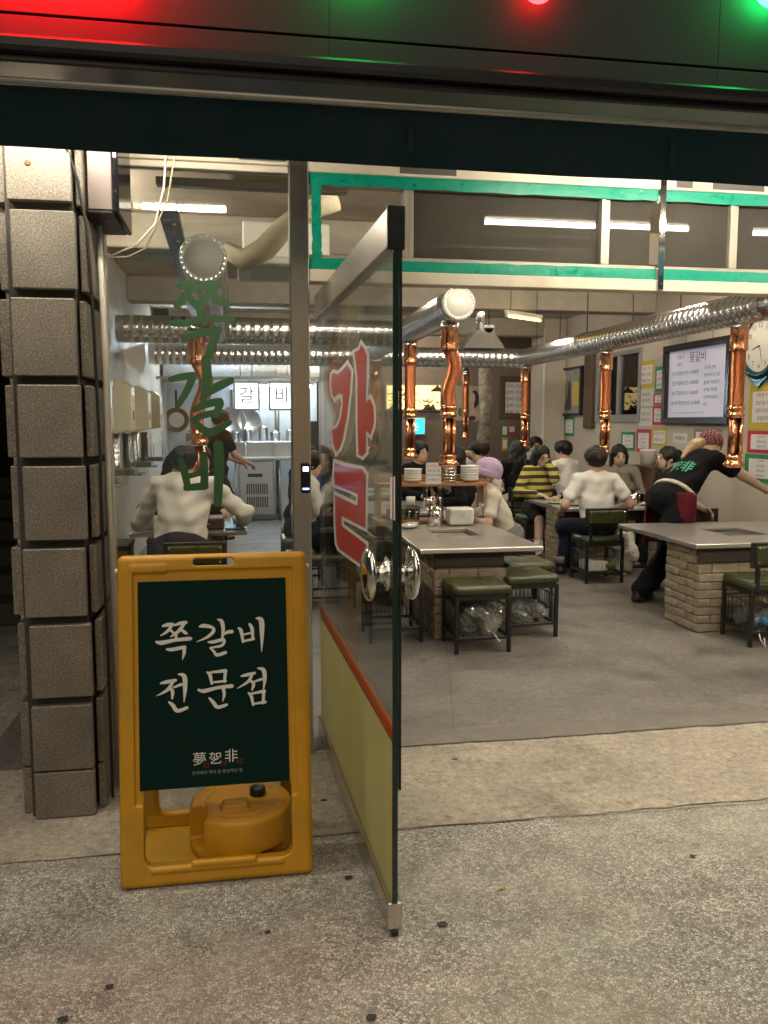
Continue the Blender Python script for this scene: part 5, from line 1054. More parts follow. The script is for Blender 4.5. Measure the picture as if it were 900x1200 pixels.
# kitchen
ss = brushed_mat('kitchen steel', (.50, .51, .52), .3, (2, 2, 30))
kc_ = thing('kitchen_counter', 'stainless kitchen counter with sink and fridge door', 'counter', (.1, 12.9, 0))
W(kc_).bbox((-1.0, 12.75, .93), (1.25, 13.35, .97), .005).build('worktop', ss, kc_); W(kc_).bbox((-1.0, 13.36, .971), (1.25, 13.6, 1.20), .005).build('upstand', ss, kc_)
W(kc_).bbox((-.02, 12.78, .10), (.52, 13.3, .925), .006).build('fridge_body', ss, kc_); fd = W(kc_).bbox((.0, 12.755, .14), (.50, 12.779, .90), .006).build('fridge_door', M('grey fridge door', (.42, .43, .43), .4, .3), kc_)
lv = MB(Vector(kc_.location))
for r_ in range(2):
    for k in range(10): lv.bbox((.10+.033*k, 12.752, .22+.2*r_), (.118+.033*k, 12.7545, .38+.2*r_), .0005)
lv.build('louvre', black_m, fd); W(kc_).bbox((.12, 12.750, .68), (.34, 12.7545, .73), .001).build('badge', black_m, fd)
for xx in (-.95, -.06, .60, 1.2): W(kc_).tube([(xx, 12.8, .006), (xx, 12.8, .93)], .02, 10).build('leg', ss, kc_)
W(kc_).bbox((-.95, 12.8, .45), (-.08, 13.3, .47), .003).build('shelf', ss, kc_)
W(kc_).tube([(.1, 13.2, .97), (.1, 13.2, 1.15), (.1, 13.1, 1.2), (.1, 13.0, 1.16)], .014, 8).build('tap', chrome, kc_); W(kc_).tube([(.55, 13.2, .97), (.55, 13.2, 1.2), (.55, 13.1, 1.24), (.55, 13.0, 1.2)], .014, 8).build('tap', chrome, kc_)
for i in range(9): tag(MB().lathe([(0, .003), (.075, 0), (.08, .13+.04*(i % 3)), (.083, .13+.04*(i % 3)), (.07, .15+.04*(i % 3)), (.02, .165+.04*(i % 3)), (.018, .18+.04*(i % 3)), (0, .18+.04*(i % 3))], n=16).build('cooking_pot', chrome, None, False, (-.75+.22*i+.03*(i % 2), 13.47, 1.201)), 'steel cooking pot on the kitchen back shelf', 'pot', 'row of pots on the kitchen shelf')
bucket = M('grey tub', (.22, .22, .2), .5)
tag(obj('food_tub', surfnet(lambda p: rbx(p, (0, 0, .1), (.22, .18, .1), .03), (-.25, -.2, -.01), (.25, .2, .22), .02), bucket, None, (-.4, 13.0, .4705)), 'grey tub on the shelf under the kitchen counter', 'tub')
tag(obj('water_jug', surfnet(lambda p: rbx(p, (0, 0, .14), (.09, .12, .14), .03), (-.12, -.15, -.01), (.12, .15, .3), .02), M('blue jug', (.05, .2, .42), .4), None, (-.25, 12.95, .007)), 'blue water jug on the kitchen floor under the counter', 'jug')
for i, (px, py, lab, rr) in enumerate(((207, 492, 'dark-rimmed pan hanging on the kitchen wall', .20), (272, 493, 'silver pan hanging below the first lit letter sign', .23), (292, 493, 'silver pan hanging between the lit letter signs', .20))):
    p = at(px, py, Y=14.08); t = thing('hanging_pan', lab, 'pan', (p.x, 14.1, p.z)); MB().lathe([(rr*.7, .04), (rr*.72, .0), (rr, -.05), (rr*.97, -.052), (rr*.7, -.008), (0, -.006)], n=26, axis='y').build('dish', M('dark pan', (.08, .05, .045), .35, .6) if i == 0 else ss, t)
    if i == 0: MB().lathe([(rr*.62, -.012), (0, -.012)], n=24, axis='y').build('inner', ss, t)
    MB().bbox((-.02, -.03, rr), (.02, -.015, rr+.28), .004).build('handle', black_m, t)
for px, ch, lab in ((289, '갈', 'first lit letter sign hanging before the kitchen'), (330, '비', 'second lit letter sign hanging before the kitchen')):
    p = at(px, 464, Y=11.9); t = thing('lit_letter_sign', lab, 'lightbox', p); hw_, hh2 = .155, .175
    MB().bbox((-hw_-.025, -.03, -hh2-.025), (hw_+.025, .04, hh2+.025), .012).build('housing', M('grey sign housing', (.42, .45, .46), .4), t)
    f_ = MB().box((-hw_, -.034, -hh2), (hw_, -.0305, hh2)).build('lit_face', M('lit white face', (.8, .8, .8), .5, emit=(.85, .95, 1.), es=1.7), t)
    txt(ch, .24, (p+Vector((0, -.0355, -.005)), Vector((1, 0, 0)), RV, Vector((0, -1, 0))), M('magenta letter', (.30, .02, .10), .6), t)
    for s_ in (-.08, .08): MB().tube([(s_, 0, hh2+.025), (s_, 0, .62)], .008, 6).build('hanger', lamp_body, t)
tag(MB().bbox((-1.1, 11.86, 2.085), (1.2, 11.94, 2.13), .005).build('sign_rail', ss), 'steel rail carrying the lit letter signs', 'rail')
hd2 = thing('extractor_hood', 'wide steel hood over the kitchen range', 'hood', (0, 13.6, 2.1)); W(hd2).bbox((-1.1, 13.0, 2.14), (1.25, 14.1, 2.45), .01).build('canopy', ss, hd2)
W(hd2).bbox((-1.0, 13.0, 2.075), (1.15, 13.05, 2.139), .004).build('lip', ss, hd2)
tag(MB().bbox((.95, 13.0, .971), (1.22, 13.3, 1.52), .01).build('microwave', black_m), 'dark appliance standing on the kitchen counter', 'appliance')
tag(MB().tube([(.62, 13.9, .006), (.62, 13.9, ZC-.002)], .04, 12).build('standing_pipe', ss), 'steel pipe rising behind the kitchen counter', 'pipe')
# cardboard boxes and white bag by the panelled wall
cb_ = thing('storage_box', 'brown storage box on the floor by the cream wall', 'box', (-.95, 6.4, 0)); W(cb_).bbox((-1.12, 6.6, .006), (-.86, 7.0, .52), .008).build('body', wood, cb_); W(cb_).bbox((-1.13, 6.59, .521), (-.85, 7.01, .56), .006).build('lid', M('black lid', (.02, .02, .02), .5), cb_)
tag(obj('white_bag', lump(0, (.14, .14, .34), 44, .8, h=.014), porcelain, None, (-.86, 5.2, .006)), 'white cloth bundle on the floor by the window jamb', 'bundle')
# things on the left table
tray = M('blue tray', (.06, .25, .45), .4); tag(MB().bbox((-.12, 6.70, .651), (.04, 7.2, .665), .004).build('blue_tray', tray), 'blue tray on the edge of the table behind the lettered window', 'tray')
gr = thing('grill_pan', 'dark rectangular grill pan on the table before the white jacket', 'grill', (-.3, 6.86, .651)); MB().bbox((-.17, -.12, .001), (.17, .15, .09), .01).build('pan', M('grill iron', (.10, .08, .06), .5, .5), gr); MB().tube([(-.06, -.125, .05), (-.06, -.16, .05), (.06, -.16, .05), (.06, -.125, .05)], .006, 6).build('handle', chrome, gr)
tag(obj('crumpled_tissue', lump(0, (.045, .04, .03), 50, .9, h=.007), paper, None, (-.06, 6.78, .666)), 'crumpled white tissue on the blue tray', 'tissue')
tag(obj('napkin', lump(0, (.08, .05, .018), 51, .9, h=.008), paper, None, (-.55, 6.72, .651)), 'crumpled napkin on the table before the white jacket', 'napkin')
# ================================================================== INDOOR LAMPS
for (x, y, ax_, lab) in ((1.3, 4.7, 'x', 'just inside the front by the glass door'), (2.65, 4.7, 'x', 'just inside the front before the rack table'), (4.0, 4.7, 'x', 'just inside the front by the poster wall'), (.95, 7.12, 'x', 'added out of view behind the first ceiling beam by the rack table'), (2.7, 7.12, 'x', 'added out of view behind the first ceiling beam over the aisle'), (4.3, 7.12, 'x', 'added out of view behind the first ceiling beam by the menu board'),
                     (-.98, 5.75, 'y', 'added out of view along the cream panelled wall'), (1.5, 9.95, 'x', 'added out of view behind the second ceiling beam over the middle row'), (3.2, 9.95, 'x', 'added out of view behind the second ceiling beam over the far table'), (2.6, 12.75, 'x', 'added out of view before the brown back wall')):
    tube_lamp('ceiling_lamp', (x, y, 2.965), 1.15, tube_on, 'lit tube ceiling lamp '+lab, 'tube lamps on the ceiling', ax_, hang=.0185)  # lamps at beams and cream wall are unseen, added to brighten the room
p = at(614, 373, Y=9.2); tl = tube_lamp('ceiling_lamp', p, .62, emis('warm tube', (1, .62, .13), 7.), 'warm lit tube lamp hanging near the plaster pillar', 'tube lamps on the ceiling', 'x', hang=ZC-p.z-.067); tl.rotation_euler = (0, 0, rad(35))
for x, y, lab in ((-.3, 12.4, 'over the kitchen counter'), (.6, 13.4, 'under the kitchen hood side')): tube_lamp('kitchen_lamp', (x, y, 2.66 if y < 13 else 2.07), 1.1, tube_k, 'cool lit tube lamp '+lab, 'tube lamps in the kitchen', hang=(ZC-2.66-.067) if y < 13 else 0)
# ================================================================== PEOPLE
skin = M('skin', (.52, .33, .24), .55, var=.06, vs_=20, sub=.15); skin2 = M('pale skin', (.58, .40, .31), .55, var=.06, vs_=20, sub=.15)
hair_b = M('black hair', (.006, .005, .0045), .55, spec=.3, var=.3, vs_=30, stretch=(1, 1, .12), bump=.5, bs=160); hair_bl = M('blonde hair', (.46, .34, .17), .45, var=.3, vs_=40, stretch=(.3, .3, .3), bump=.4, bs=90); hair_br = M('dark brown hair', (.012, .008, .006), .52, spec=.3, var=.3, vs_=30, stretch=(1, 1, .12), bump=.5, bs=160)
def cloth(n, c, v=.08): return M('cloth '+n, c, .92, spec=.15, var=v, vs_=9, bump=.15, bs=26)
eye_m = M('eye dark', (.02, .015, .012), .3); lip_m = M('lip', (.38, .14, .12), .5); sole_m = M('dark sole', (.03, .028, .026), .7)
def ik(a, t, l1, l2, pole):
    a = Vector(a); t = Vector(t); d = t-a; L_ = min(d.length, (l1+l2)*.998); dn = d.normalized(); t = a+dn*L_
    c = (l1*l1-l2*l2+L_*L_)/(2*L_); h = math.sqrt(max(0, l1*l1-c*c)); p = Vector(pole); p = (p-dn*p.dot(dn))
    p = p.normalized() if p.length > 1e-4 else dn.orthogonal().normalized(); return a+dn*c+p*h, t
def person(label, loc, face, hip=.53, lean=8, side=0, twist=0, head=(0, 0, 0), hands=((.2, -.33, .70), (-.2, -.33, .70)), feet=((.1, -.42, .05), (-.1, -.42, .05)), s=1.,
           top=None, sleeve='short', bottom=None, leg='long', hair='short', hmat=None, sk=None, fcs=False, extra=None, hand_parts=True, shoe=None, kneepole=(0, -1, .35), baggy=1., elbow=((.5, .4, -.6), (-.5, .4, -.6)), hsc=1., folds=1., hat=None):
    """faces -Y locally, then turned; face = heading in degrees (0 along the shop front, 90 into the shop)"""
    t = thing('person', label, 'person', (loc[0], loc[1], loc[2] if len(loc) > 2 else 0), rad(face+90)); sk = sk or skin; hmat = hmat or hair_b
    R3 = Matrix.Rotation(rad(side), 3, 'Y') @ Matrix.Rotation(rad(lean), 3, 'X') @ Matrix.Rotation(rad(twist), 3, 'Z')
    P = Vector((0, 0, hip)); up = lambda v: P+R3 @ Vector(v)
    N = up((0, .0, .46*s)); hr = R3 @ Matrix.Rotation(rad(-lean*.6), 3, 'X') @ Matrix.Rotation(rad(head[0]), 3, 'Z') @ Matrix.Rotation(rad(head[1]), 3, 'X') @ Matrix.Rotation(rad(head[2]), 3, 'Y')
    Hc = N+R3 @ Vector((0, -.012, .022))+hr @ Vector((0, -.015, .105))*1.0; hd_ = lambda v: Hc+hr @ (Vector(v)*hsc); Rn = np.array(hr)
    sh = [up((.165*s, 0, .415*s)), up((-.165*s, 0, .415*s))]; hp = [P+Vector((.085*s, 0, -.01)), P+Vector((-.085*s, 0, -.01))]
    el_b, wr = [], []
    for i in (0, 1): e, w_ = ik(sh[i], hands[i], .275*s, .245*s, elbow[i]); el_b.append(e); wr.append(w_)
    kn, ak = [], []
    for i in (0, 1): k, a = ik(hp[i], feet[i], .42*s, .42*s, kneepole); kn.append(k); ak.append(a)
    R3n = np.array(R3, np.float32)
    def torso(p, r0, r1, r2, fl=1.4, z0=-.06):
        q = (p-np.array(P, np.float32))@R3n; q = q*np.array([1, fl, 1], np.float32)
        d = su(rc(q, (0, 0, z0), (0, 0, .20*s), r0, r1), rc(q, (0, 0, .20*s), (0, 0, .37*s), r1, r2), rc(q, (-.10*s, 0, .395*s), (.10*s, 0, .395*s), .075*s), k=.05); return d/1.15
    def headf(p):
        d = su(el(p, hd_((0, .012, .03)), (.074*hsc, .094*hsc, .092*hsc), Rn), el(p, hd_((0, -.022, -.045)), (.058*hsc, .068*hsc, .068*hsc), Rn), k=.03)
        d = su(d, rc(p, hd_((0, -.088, .012)), hd_((0, -.106, -.022)), .008*hsc, .012*hsc), k=.014)
        for sx in (-1, 1): d = su(d, el(p, hd_((sx*.077, .012, -.004)), (.010*hsc, .018*hsc, .030*hsc), Rn), k=.008); 
        return d
    def body(p):
        d = su(headf(p), rc(p, N-R3 @ Vector((0, 0, .03)), hd_((0, .012, -.05)), .056*s, .052*s), k=.02)
        d = su(d, torso(p, .12*s, .135*s, .125*s, z0=.03)+.012, k=.03)
        for i in (0, 1): d = su(d, rc(p, N+R3 @ Vector((0, .015, .01)), sh[i]+R3 @ Vector((0, .0, .0)), .04*s, .045*s), k=.03)
        for i in (0, 1):
            d = su(d, rc(p, sh[i], el_b[i], .050*s, .040*s), k=.03); d = su(d, rc(p, el_b[i], wr[i], .040*s, .028*s), k=.015)
            d = su(d, rc(p, hp[i], kn[i], .078*s, .056*s), k=.03); d = su(d, rc(p, kn[i], ak[i], .056*s, .040*s), k=.015)
        return d
    allp = [P, N, Hc]+sh+el_b+wr+kn+ak; lo = [min(v[i] for v in allp)-.17 for i in range(3)]; hi = [max(v[i] for v in allp)+.17 for i in range(3)]; lo[2] = max(lo[2], .0)
    obj('body', surfnet(body, lo, hi, .0145), sk, t)
    # hands with five fingers
    if hand_parts:
        for i in (0, 1):
            d = (wr[i]-el_b[i]).normalized(); sd = Vector((-1 if i == 0 else 1, 0, 0)); sd = (sd-d*sd.dot(d)).normalized(); nn = d.cross(sd)*(1 if i == 0 else -1)
            if nn.z > 0: nn = -nn
            w0 = wr[i]; kk = []
            for j, (off_, ln) in enumerate(((-.030, .064), (-.010, .074), (.011, .070), (.030, .056))):
                b0 = w0+d*.085+sd*off_*-1; b1 = b0+(d*.9+nn*.35)*ln*.5; b2 = b1+(d*.55+nn*.8)*ln*.5; kk.append((b0, b1, b2))
            th0 = w0+d*.03+sd*.028; th1 = th0+(d*.7+sd*.65)*.038; th2 = th1+(d*.9+nn*.3)*.032
            def hf(p):
                dd = rc(p, w0, w0+d*.03, .026*s, .028)
                for (b0, b1, b2) in kk: dd = su(dd, rc(p, w0+d*.02+(b0-w0-d*.085)*.6, b0, .015, .0125), k=.014)
                for (b0, b1, b2) in kk: dd = np.minimum(dd, np.minimum(rc(p, b0, b1, .0095, .009), rc(p, b1, b2, .009, .0075)))
                return su(dd, np.minimum(rc(p, th0, th1, .013, .011), rc(p, th1, th2, .011, .009)), k=.008)
            pts_ = [w0, th2]+[v for k_ in kk for v in k_]; obj('hand', surfnet(hf, [min(v[q] for v in pts_)-.035 for q in range(3)], [max(v[q] for v in pts_)+.035 for q in range(3)], .0062), sk, t)
    ph = np.random.rand(8)*6
    def fold(p, a=.0055): return a*folds*(np.sin(p[:, 2]*34+p[:, 0]*21+ph[0])*np.sin(p[:, 0]*26-p[:, 1]*17+ph[1])+.6*np.sin(p[:, 2]*17-p[:, 0]*38+ph[2])+.35*np.sin(p[:, 2]*70+p[:, 1]*30+ph[3]))
    if top:
        ends = []
        for i in (0, 1): ends.append(sh[i]+(el_b[i]-sh[i])*(.62 if sleeve == 'short' else 1))
        def tp(p):
            d = torso(p, .158*s, .156*s, .145*s, z0=-.06 if lean < 30 else .05)
            d = su(d, rc(p, up((0, .01, .40*s)), up((0, .0, .455*s)), .085*s, .062*s), k=.03)
            for i in (0, 1): d = su(d, rc(p, up((0, .012, .445*s)), sh[i], .052*s, .058*s), k=.04)
            for i in (0, 1):
                d = su(d, rc(p, sh[i], ends[i], .064*s, (.064 if sleeve == 'short' else .055)*s), k=.035)
                if sleeve == 'long': d = su(d, rc(p, el_b[i], el_b[i]+(wr[i]-el_b[i])*.92, .055*s, .044*s), k=.02)
            d = d+fold(p); d = np.maximum(d, -(rc(p, N+R3 @ Vector((0, -.01, .0)), N+R3 @ Vector((0, -.02, .15)), .058*s)))
            return d
        q_ = [P, N]+sh+ends+(wr if sleeve == 'long' else []); lo2 = [min(v[i] for v in q_)-.19 for i in range(3)]; hi2 = [max(v[i] for v in q_)+.19 for i in range(3)]
        obj('top', surfnet(tp, lo2, hi2, .013), top, t)
    if bottom:
        def bt(p):
            d = el(p, P+Vector((0, .018, -.0)), (.172*s, .15*s, .135*s))
            for i in (0, 1):
                e = kn[i] if leg == 'long' else hp[i]+(kn[i]-hp[i])*.86
                d = su(d, rc(p, hp[i], e, .094*s*(1+(baggy-1)*.5), (.072 if leg == 'long' else .092)*s*baggy), k=.04)
                if leg == 'long': d = su(d, rc(p, kn[i], kn[i]+(ak[i]-kn[i])*.87, .072*s*baggy, .062*s*baggy), k=.03)
            return d+fold(p, .004*baggy)
        q_ = [P]+hp+kn+(ak if leg == 'long' else []); obj('trousers', surfnet(bt, [min(v[i] for v in q_)-.19 for i in range(3)], [max(v[i] for v in q_)+.19 for i in range(3)], .014), bottom, t)
    if shoe:
        for i in (0, 1):
            a = ak[i]; tz = .0
            f = lambda p: np.maximum(su(el(p, a+Vector((0, -.065, -.022)), (.044, .12, .042)), rc(p, a+Vector((0, 0, .03)), a+Vector((0, .01, -.02)), .045), k=.03), -(p[:, 2]-(a.z-.045)))
            obj('shoe', surfnet(f, [a.x-.09, a.y-.22, a.z-.08], [a.x+.09, a.y+.1, a.z+.1], .011), shoe, t)
    # hair
    if hair != 'none':
        def hf(p):
            cap = el(p, hd_((0, .022, .042)), (.094*hsc, .108*hsc, .098*hsc), Rn)
            fz = el(p, hd_((0, -.10, -.035)), (.074*hsc, .075*hsc, .098*hsc), Rn); nape = el(p, hd_((0, .03, -.155)), (.14*hsc, .14*hsc, .088*hsc), Rn)
            if hair in ('long', 'pony', 'bob'): nape = el(p, hd_((0, -.05, -.15)), (.052*hsc, .10*hsc, .10*hsc), Rn)
            d = np.maximum(np.maximum(cap, -fz), -nape)
            if hair == 'short': d = np.minimum(d, np.maximum(el(p, hd_((0, .01, .055)), (.102*hsc, .116*hsc, .092*hsc), Rn), -fz))
            if hair in ('long', 'bob'):
                L_ = .34 if hair == 'long' else .17
                q_ = hr @ Vector((0, .055, 0)); dn = Vector((0, .02, -1))
                for sx in (-.055, .0, .055): d = su(d, rc(p, hd_((sx, .055, .0)), hd_((sx, .06, 0))+R3 @ Vector((sx*.5, .03, -L_-.08)), .052, .030), k=.03)
                for sx in (-1, 1): d = su(d, rc(p, hd_((sx*.072, .02, .02)), hd_((sx*.080, .015, -.06))+R3 @ Vector((0, .0, -L_*.75)), .030, .018), k=.02)
            if hair == 'pony':
                d = su(d, el(p, hd_((0, .115, .055)), (.045, .05, .05), Rn), k=.015); d = su(d, rc(p, hd_((0, .135, .06)), hd_((0, .17, -.14)), .04, .022), k=.02); d = su(d, rc(p, hd_((.07, -.04, .03)), hd_((.072, -.045, -.08)), .014, .008), k=.02)
            return d+.0045*np.sin(p[:, 0]*95+p[:, 1]*60+ph[4])*np.sin(p[:, 1]*70+ph[5])+.006*np.sin(p[:, 0]*41+p[:, 2]*33+ph[6])*np.sin(p[:, 1]*37-p[:, 2]*29+ph[7])
        L3 = .62 if hair == 'long' else .42
        obj('hair', surfnet(hf, [Hc[i]-(.24 if i < 2 else L3) for i in range(3)], [Hc[i]+.24 for i in range(3)], .0105), hmat, t)
    if hat == 'beanie':
        f = lambda p: np.minimum(np.maximum(el(p, hd_((0, .035, .06)), (.104, .128, .112), Rn), -((p-np.array(hd_((0, -.02, .018)), np.float32))@np.array(hr @ Vector((0, .22, .97)).normalized(), np.float32)))+.002*np.sin(((p-np.array(Hc, np.float32))@Rn.astype(np.float32))[:, 0]*220),
                                 np.maximum(np.abs(el(p, hd_((0, .025, .035)), (.104, .122, .12), Rn))-.008, np.abs((p-np.array(hd_((0, 0, .035)), np.float32))@np.array(hr @ Vector((0, .22, .97)).normalized(), np.float32))-.028))
        obj('beanie', surfnet(f, [v-.2 for v in Hc], [v+.22 for v in Hc], .008), extra, t)
    if hat == 'scarf':
        f = lambda p: np.maximum(np.maximum(el(p, hd_((0, .02, .045)), (.094, .112, .098), Rn), -el(p, hd_((0, -.10, -.05)), (.076, .075, .098), Rn)), -((p-np.array(hd_((0, .0, .0)), np.float32))@np.array(hr @ Vector((0, .35, .94)).normalized(), np.float32)))
        obj('headscarf', surfnet(f, [v-.2 for v in Hc], [v+.2 for v in Hc], .008), extra, t)
    if fcs:
        mb = MB()
        for sx in (-1, 1):
            for (c_, r_, m_) in (((sx*.031, -.083, .008), (.013, .006, .006), 0), ((sx*.033, -.084, .030), (.018, .005, .0035), 0)):
                c3 = hd_(c_); vs_, fs = [], []
                for a_ in range(5):
                    for b_ in range(10):
                        th, p_ = math.pi*a_/4, 2*math.pi*b_/10; vs_.append(c3+hr @ Vector((r_[0]*math.sin(th)*math.cos(p_), r_[1]*math.sin(th)*math.sin(p_), r_[2]*math.cos(th)))*hsc)
                for a_ in range(4):
                    for b_ in range(10): fs.append((a_*10+b_, a_*10+(b_+1) % 10, a_*10+10+(b_+1) % 10, a_*10+10+b_))
                mb.add(vs_, fs, True)
        mb.build('eyes', eye_m, t)
        c3 = hd_((0, -.086, -.055)); mb = MB(); vs_, fs = [], []
        for a_ in range(5):
            for b_ in range(10): th, p_ = math.pi*a_/4, 2*math.pi*b_/10; vs_.append(c3+hr @ Vector((.021*math.sin(th)*math.cos(p_), .008*math.sin(th)*math.sin(p_), .0065*math.cos(th)))*hsc)
        for a_ in range(4):
            for b_ in range(10): fs.append((a_*10+b_, a_*10+(b_+1) % 10, a_*10+10+(b_+1) % 10, a_*10+10+b_))
        mb.add(vs_, fs, True).build('mouth', lip_m, t)
    t['_'] = 0; del t['_']
    return t, dict(P=P, N=N, H=Hc, hd=hd_, hr=hr, up=up, R=R3, sh=sh, kn=kn, ak=ak, wr=wr)
white_t, cream_t, black_t, grey_t, navy_t = cloth('white', (.70, .68, .64)), cloth('cream', (.62, .57, .49), .05), cloth('black', (.007, .007, .009)), cloth('grey', (.22, .20, .17)), cloth('navy', (.03, .045, .12))
denim = cloth('dark denim', (.014, .018, .034)); blackp = cloth('black trousers', (.008, .0085, .011)); shoes = M('black shoe', (.015, .015, .015), .4)
# man in the white shirt, his back to the street
t, J = person('man in white shirt and dark jeans seated with his back to the street', (3.33, 7.42), 88, lean=6, hands=((.27, -.22, .66), (-.27, -.22, .66)), feet=((.06, -.40, .055), (.22, -.36, .055)), top=white_t, bottom=denim, shoe=shoes, hair='short', hmat=hair_br, s=1.03, hsc=1.06, head=(0, -4, 0), kneepole=(.35, -1, .35))
# his turned-up cuff and collar
mb = MB(); a = J['ak'][0]; mb.lathe([(.050, .06), (.064, .06), (.065, .13), (.052, .13)], (a.x, a.y, a.z), 18).build('trouser_cuff', grey_t, t)
a = J['ak'][1]; MB().lathe([(.050, .06), (.064, .06), (.065, .13), (.052, .13)], (a.x, a.y, a.z), 18).build('trouser_cuff', grey_t, t)
# woman in the striped sweater
stripe = stripe_mat('yellow and brown stripes', (.52, .47, .10), (.045, .026, .018), 3.7)
t, J = person('woman in yellow and brown striped sweater resting her face on one hand', (3.38, 9.16), -80, lean=6, hands=((.02, -.145, 1.085), (-.18, -.30, .70)), feet=((-.20, -.62, .055), (-.30, -.55, .055)), top=stripe, sleeve='long', bottom=cloth('black shorts', (.015, .015, .016)), leg='shorts', shoe=M('brown shoe', (.06, .03, .02), .5), hair='long', fcs=True, sk=skin2, elbow=((.35, -.3, -1), (-.6, .3, -.5)), head=(0, 10, -6), kneepole=(-.2, -1, .5))
gl_ = MB()
for sx in (-1, 1): gl_.tube([J['hd']((sx*.033+.026*math.cos(2*math.pi*k/14), -.094, .006+.020*math.sin(2*math.pi*k/14))) for k in range(15)], .003, 5)
gl_.tube([J['hd']((-.008, -.096, .01)), J['hd']((.008, -.096, .01))], .003, 5)
for sx in (-1, 1): gl_.tube([J['hd']((sx*.059, -.092, .01)), J['hd']((sx*.079, .0, .008))], .003, 5)
gl_.build('glasses', M('dark red frame', (.10, .015, .012), .3), t)
for a in J['ak']: MB().lathe([(.046, .0), (.050, .06), (.049, .20), (.045, .20)], (a.x, a.y, a.z-.02), 16).build('sock', cream_t, t)
seat(3.36, 9.14, 0, 'olive stool under the striped sweater woman')
person('woman in grey jacket with long black hair beside the posters', (4.34, 9.12), -112, lean=6, hands=((.2, -.3, .68), (-.2, -.3, .68)), top=grey_t, sleeve='long', bottom=blackp, hair='long', fcs=True, sk=skin2, head=(10, 4, 0), shoe=shoes, folds=1.4)
seat(4.34, 9.12, 0, 'olive stool under the grey jacket woman')
person('man in white shirt farther back turned towards the far table', (4.08, 9.98), 115, lean=8, hands=((.2, -.34, .68), (-.2, -.34, .68)), top=white_t, bottom=denim, hair='short', hmat=hair_b, head=(20, 0, 0), shoe=shoes, hip=.55)
seat(4.08, 9.98, 0, 'olive stool under the farther white-shirted man')
person('person in pale blue shirt seated across the far table', (4.28, 11.78), -95, lean=6, top=cloth('pale blue', (.30, .33, .38)), sleeve='long', bottom=denim, hair='short', fcs=True, hip=.57)
seat(4.28, 11.78, 0, 'olive stool under the pale blue shirt person')
person('long-haired woman in black seen from behind on an olive-backed chair', (3.40, 9.92), 92, lean=5, hands=((.22, -.3, .68), (-.22, -.3, .68)), top=black_t, sleeve='long', bottom=cream_t, hair='long', hmat=hair_br, hip=.555, shoe=shoes)
t, J = person('young man in white tee and dark green apron touching his ear', (2.76, 9.25), -150, lean=4, hands=((.02, -.12, 1.12) if 0 else (.2, -.28, .70), (-.10, -.06, 1.15)), top=white_t, bottom=blackp, hair='short', fcs=True, sk=skin2, hip=.57, head=(-28, 6, 0), hsc=1.02, shoe=shoes, elbow=((.5, .4, -.6), (-.8, -.5, -.5)))
ap = surfnet(lambda p: np.maximum(np.maximum(np.abs(((p-np.array(J['P'], np.float32))@np.array(J['R'], np.float32))[:, 0])-.115, rbx((p-np.array(J['P'], np.float32))@np.array(J['R'], np.float32), (0, -.155, .17), (.13, .045, .19), .03)), 0*p[:, 0]-1), (-.2, -.35, .5), (.2, .1, 1.05), .014); obj('apron', ap, cloth('dark green apron', (.012, .045, .03)), t)
seat(2.76, 9.25, 0, 'olive stool under the young man in the apron')
person('person in lavender beanie and white tee leaning over the rack table', (2.30, 7.00), 176, lean=24, hands=((.15, -.42, .69), (-.12, -.44, .69)), top=cream_t, bottom=cloth('grey trousers', (.16, .16, .15)), hair='none', hat='beanie', extra=cloth('lavender knit', (.44, .33, .50)), fcs=True, sk=skin2, hip=.52, s=.93, head=(0, -12, 0), hsc=.98, shoe=shoes, feet=((.1, -.30, .055), (-.1, -.30, .055)))
seat(2.32, 7.0, 0, 'olive stool under the lavender beanie person')
person('dark-haired person in black facing the second middle table', (1.95, 9.25), -60, lean=8, top=black_t, sleeve='long', bottom=blackp, hair='short', fcs=True, hip=.57, head=(10, -10, 0))
seat(1.95, 9.25, 0, 'olive stool under the dark-haired person in black')
person('long-haired person in dark clothes at the side of the second middle table', (2.33, 8.35), 170, lean=14, top=black_t, sleeve='long', bottom=blackp, hair='bob', hip=.55)
seat(2.33, 8.35, 0, 'olive stool under the person at the second middle table')
person('ponytailed woman in dark brown leaning over the table end by the wall', (4.50, 8.05), 178, lean=14, hands=((.15, -.36, .68), (-.15, -.36, .68)), top=cloth('dark brown', (.025, .016, .013)), sleeve='long', bottom=blackp, hair='pony', sk=skin2, fcs=True, head=(8, -8, 0), hip=.55, shoe=shoes)
seat(4.50, 8.05, 0, 'olive stool under the ponytailed woman')
# server bending over the empty table
SVX, SVY = 3.70, 6.74
t, J = person('server in black tee, maroon apron and checked headscarf bending to wipe a table', (SVX, SVY), 17, hip=.84, lean=47, hands=((.10, -.50, .72), (-.30, -.98, .84)), feet=((.16, .10, .055), (-.17, .50, .055)), baggy=1.22, top=black_t, bottom=blackp, hair='none', hat='scarf', extra=check_mat('checked scarf', (.30, .10, .11), (.035, .02, .028), 52), shoe=shoes, fcs=True, sk=skin2, s=1.14, kneepole=(0, -1, .2), head=(0, 10, 0), elbow=((.8, .2, -.2), (-.8, .2, -.2)), twist=-10)
# blonde ponytail
hd_, R3, N_p = J['hd'], J['R'], J['N']
f = lambda p: su(rc(p, hd_((0, .085, .0)), hd_((.03, .14, -.06)), .045, .05), rc(p, hd_((.03, .14, -.06)), N_p+R3 @ Vector((.07, .12, -.12)), .05, .022), k=.03)+.004*np.sin(p[:, 0]*110+p[:, 2]*60)
c = hd_((0, .1, -.1)); obj('ponytail', surfnet(f, [c.x-.3, c.y-.35, c.z-.35], [c.x+.3, c.y+.5, c.z+.3], .0095), hair_bl, t)
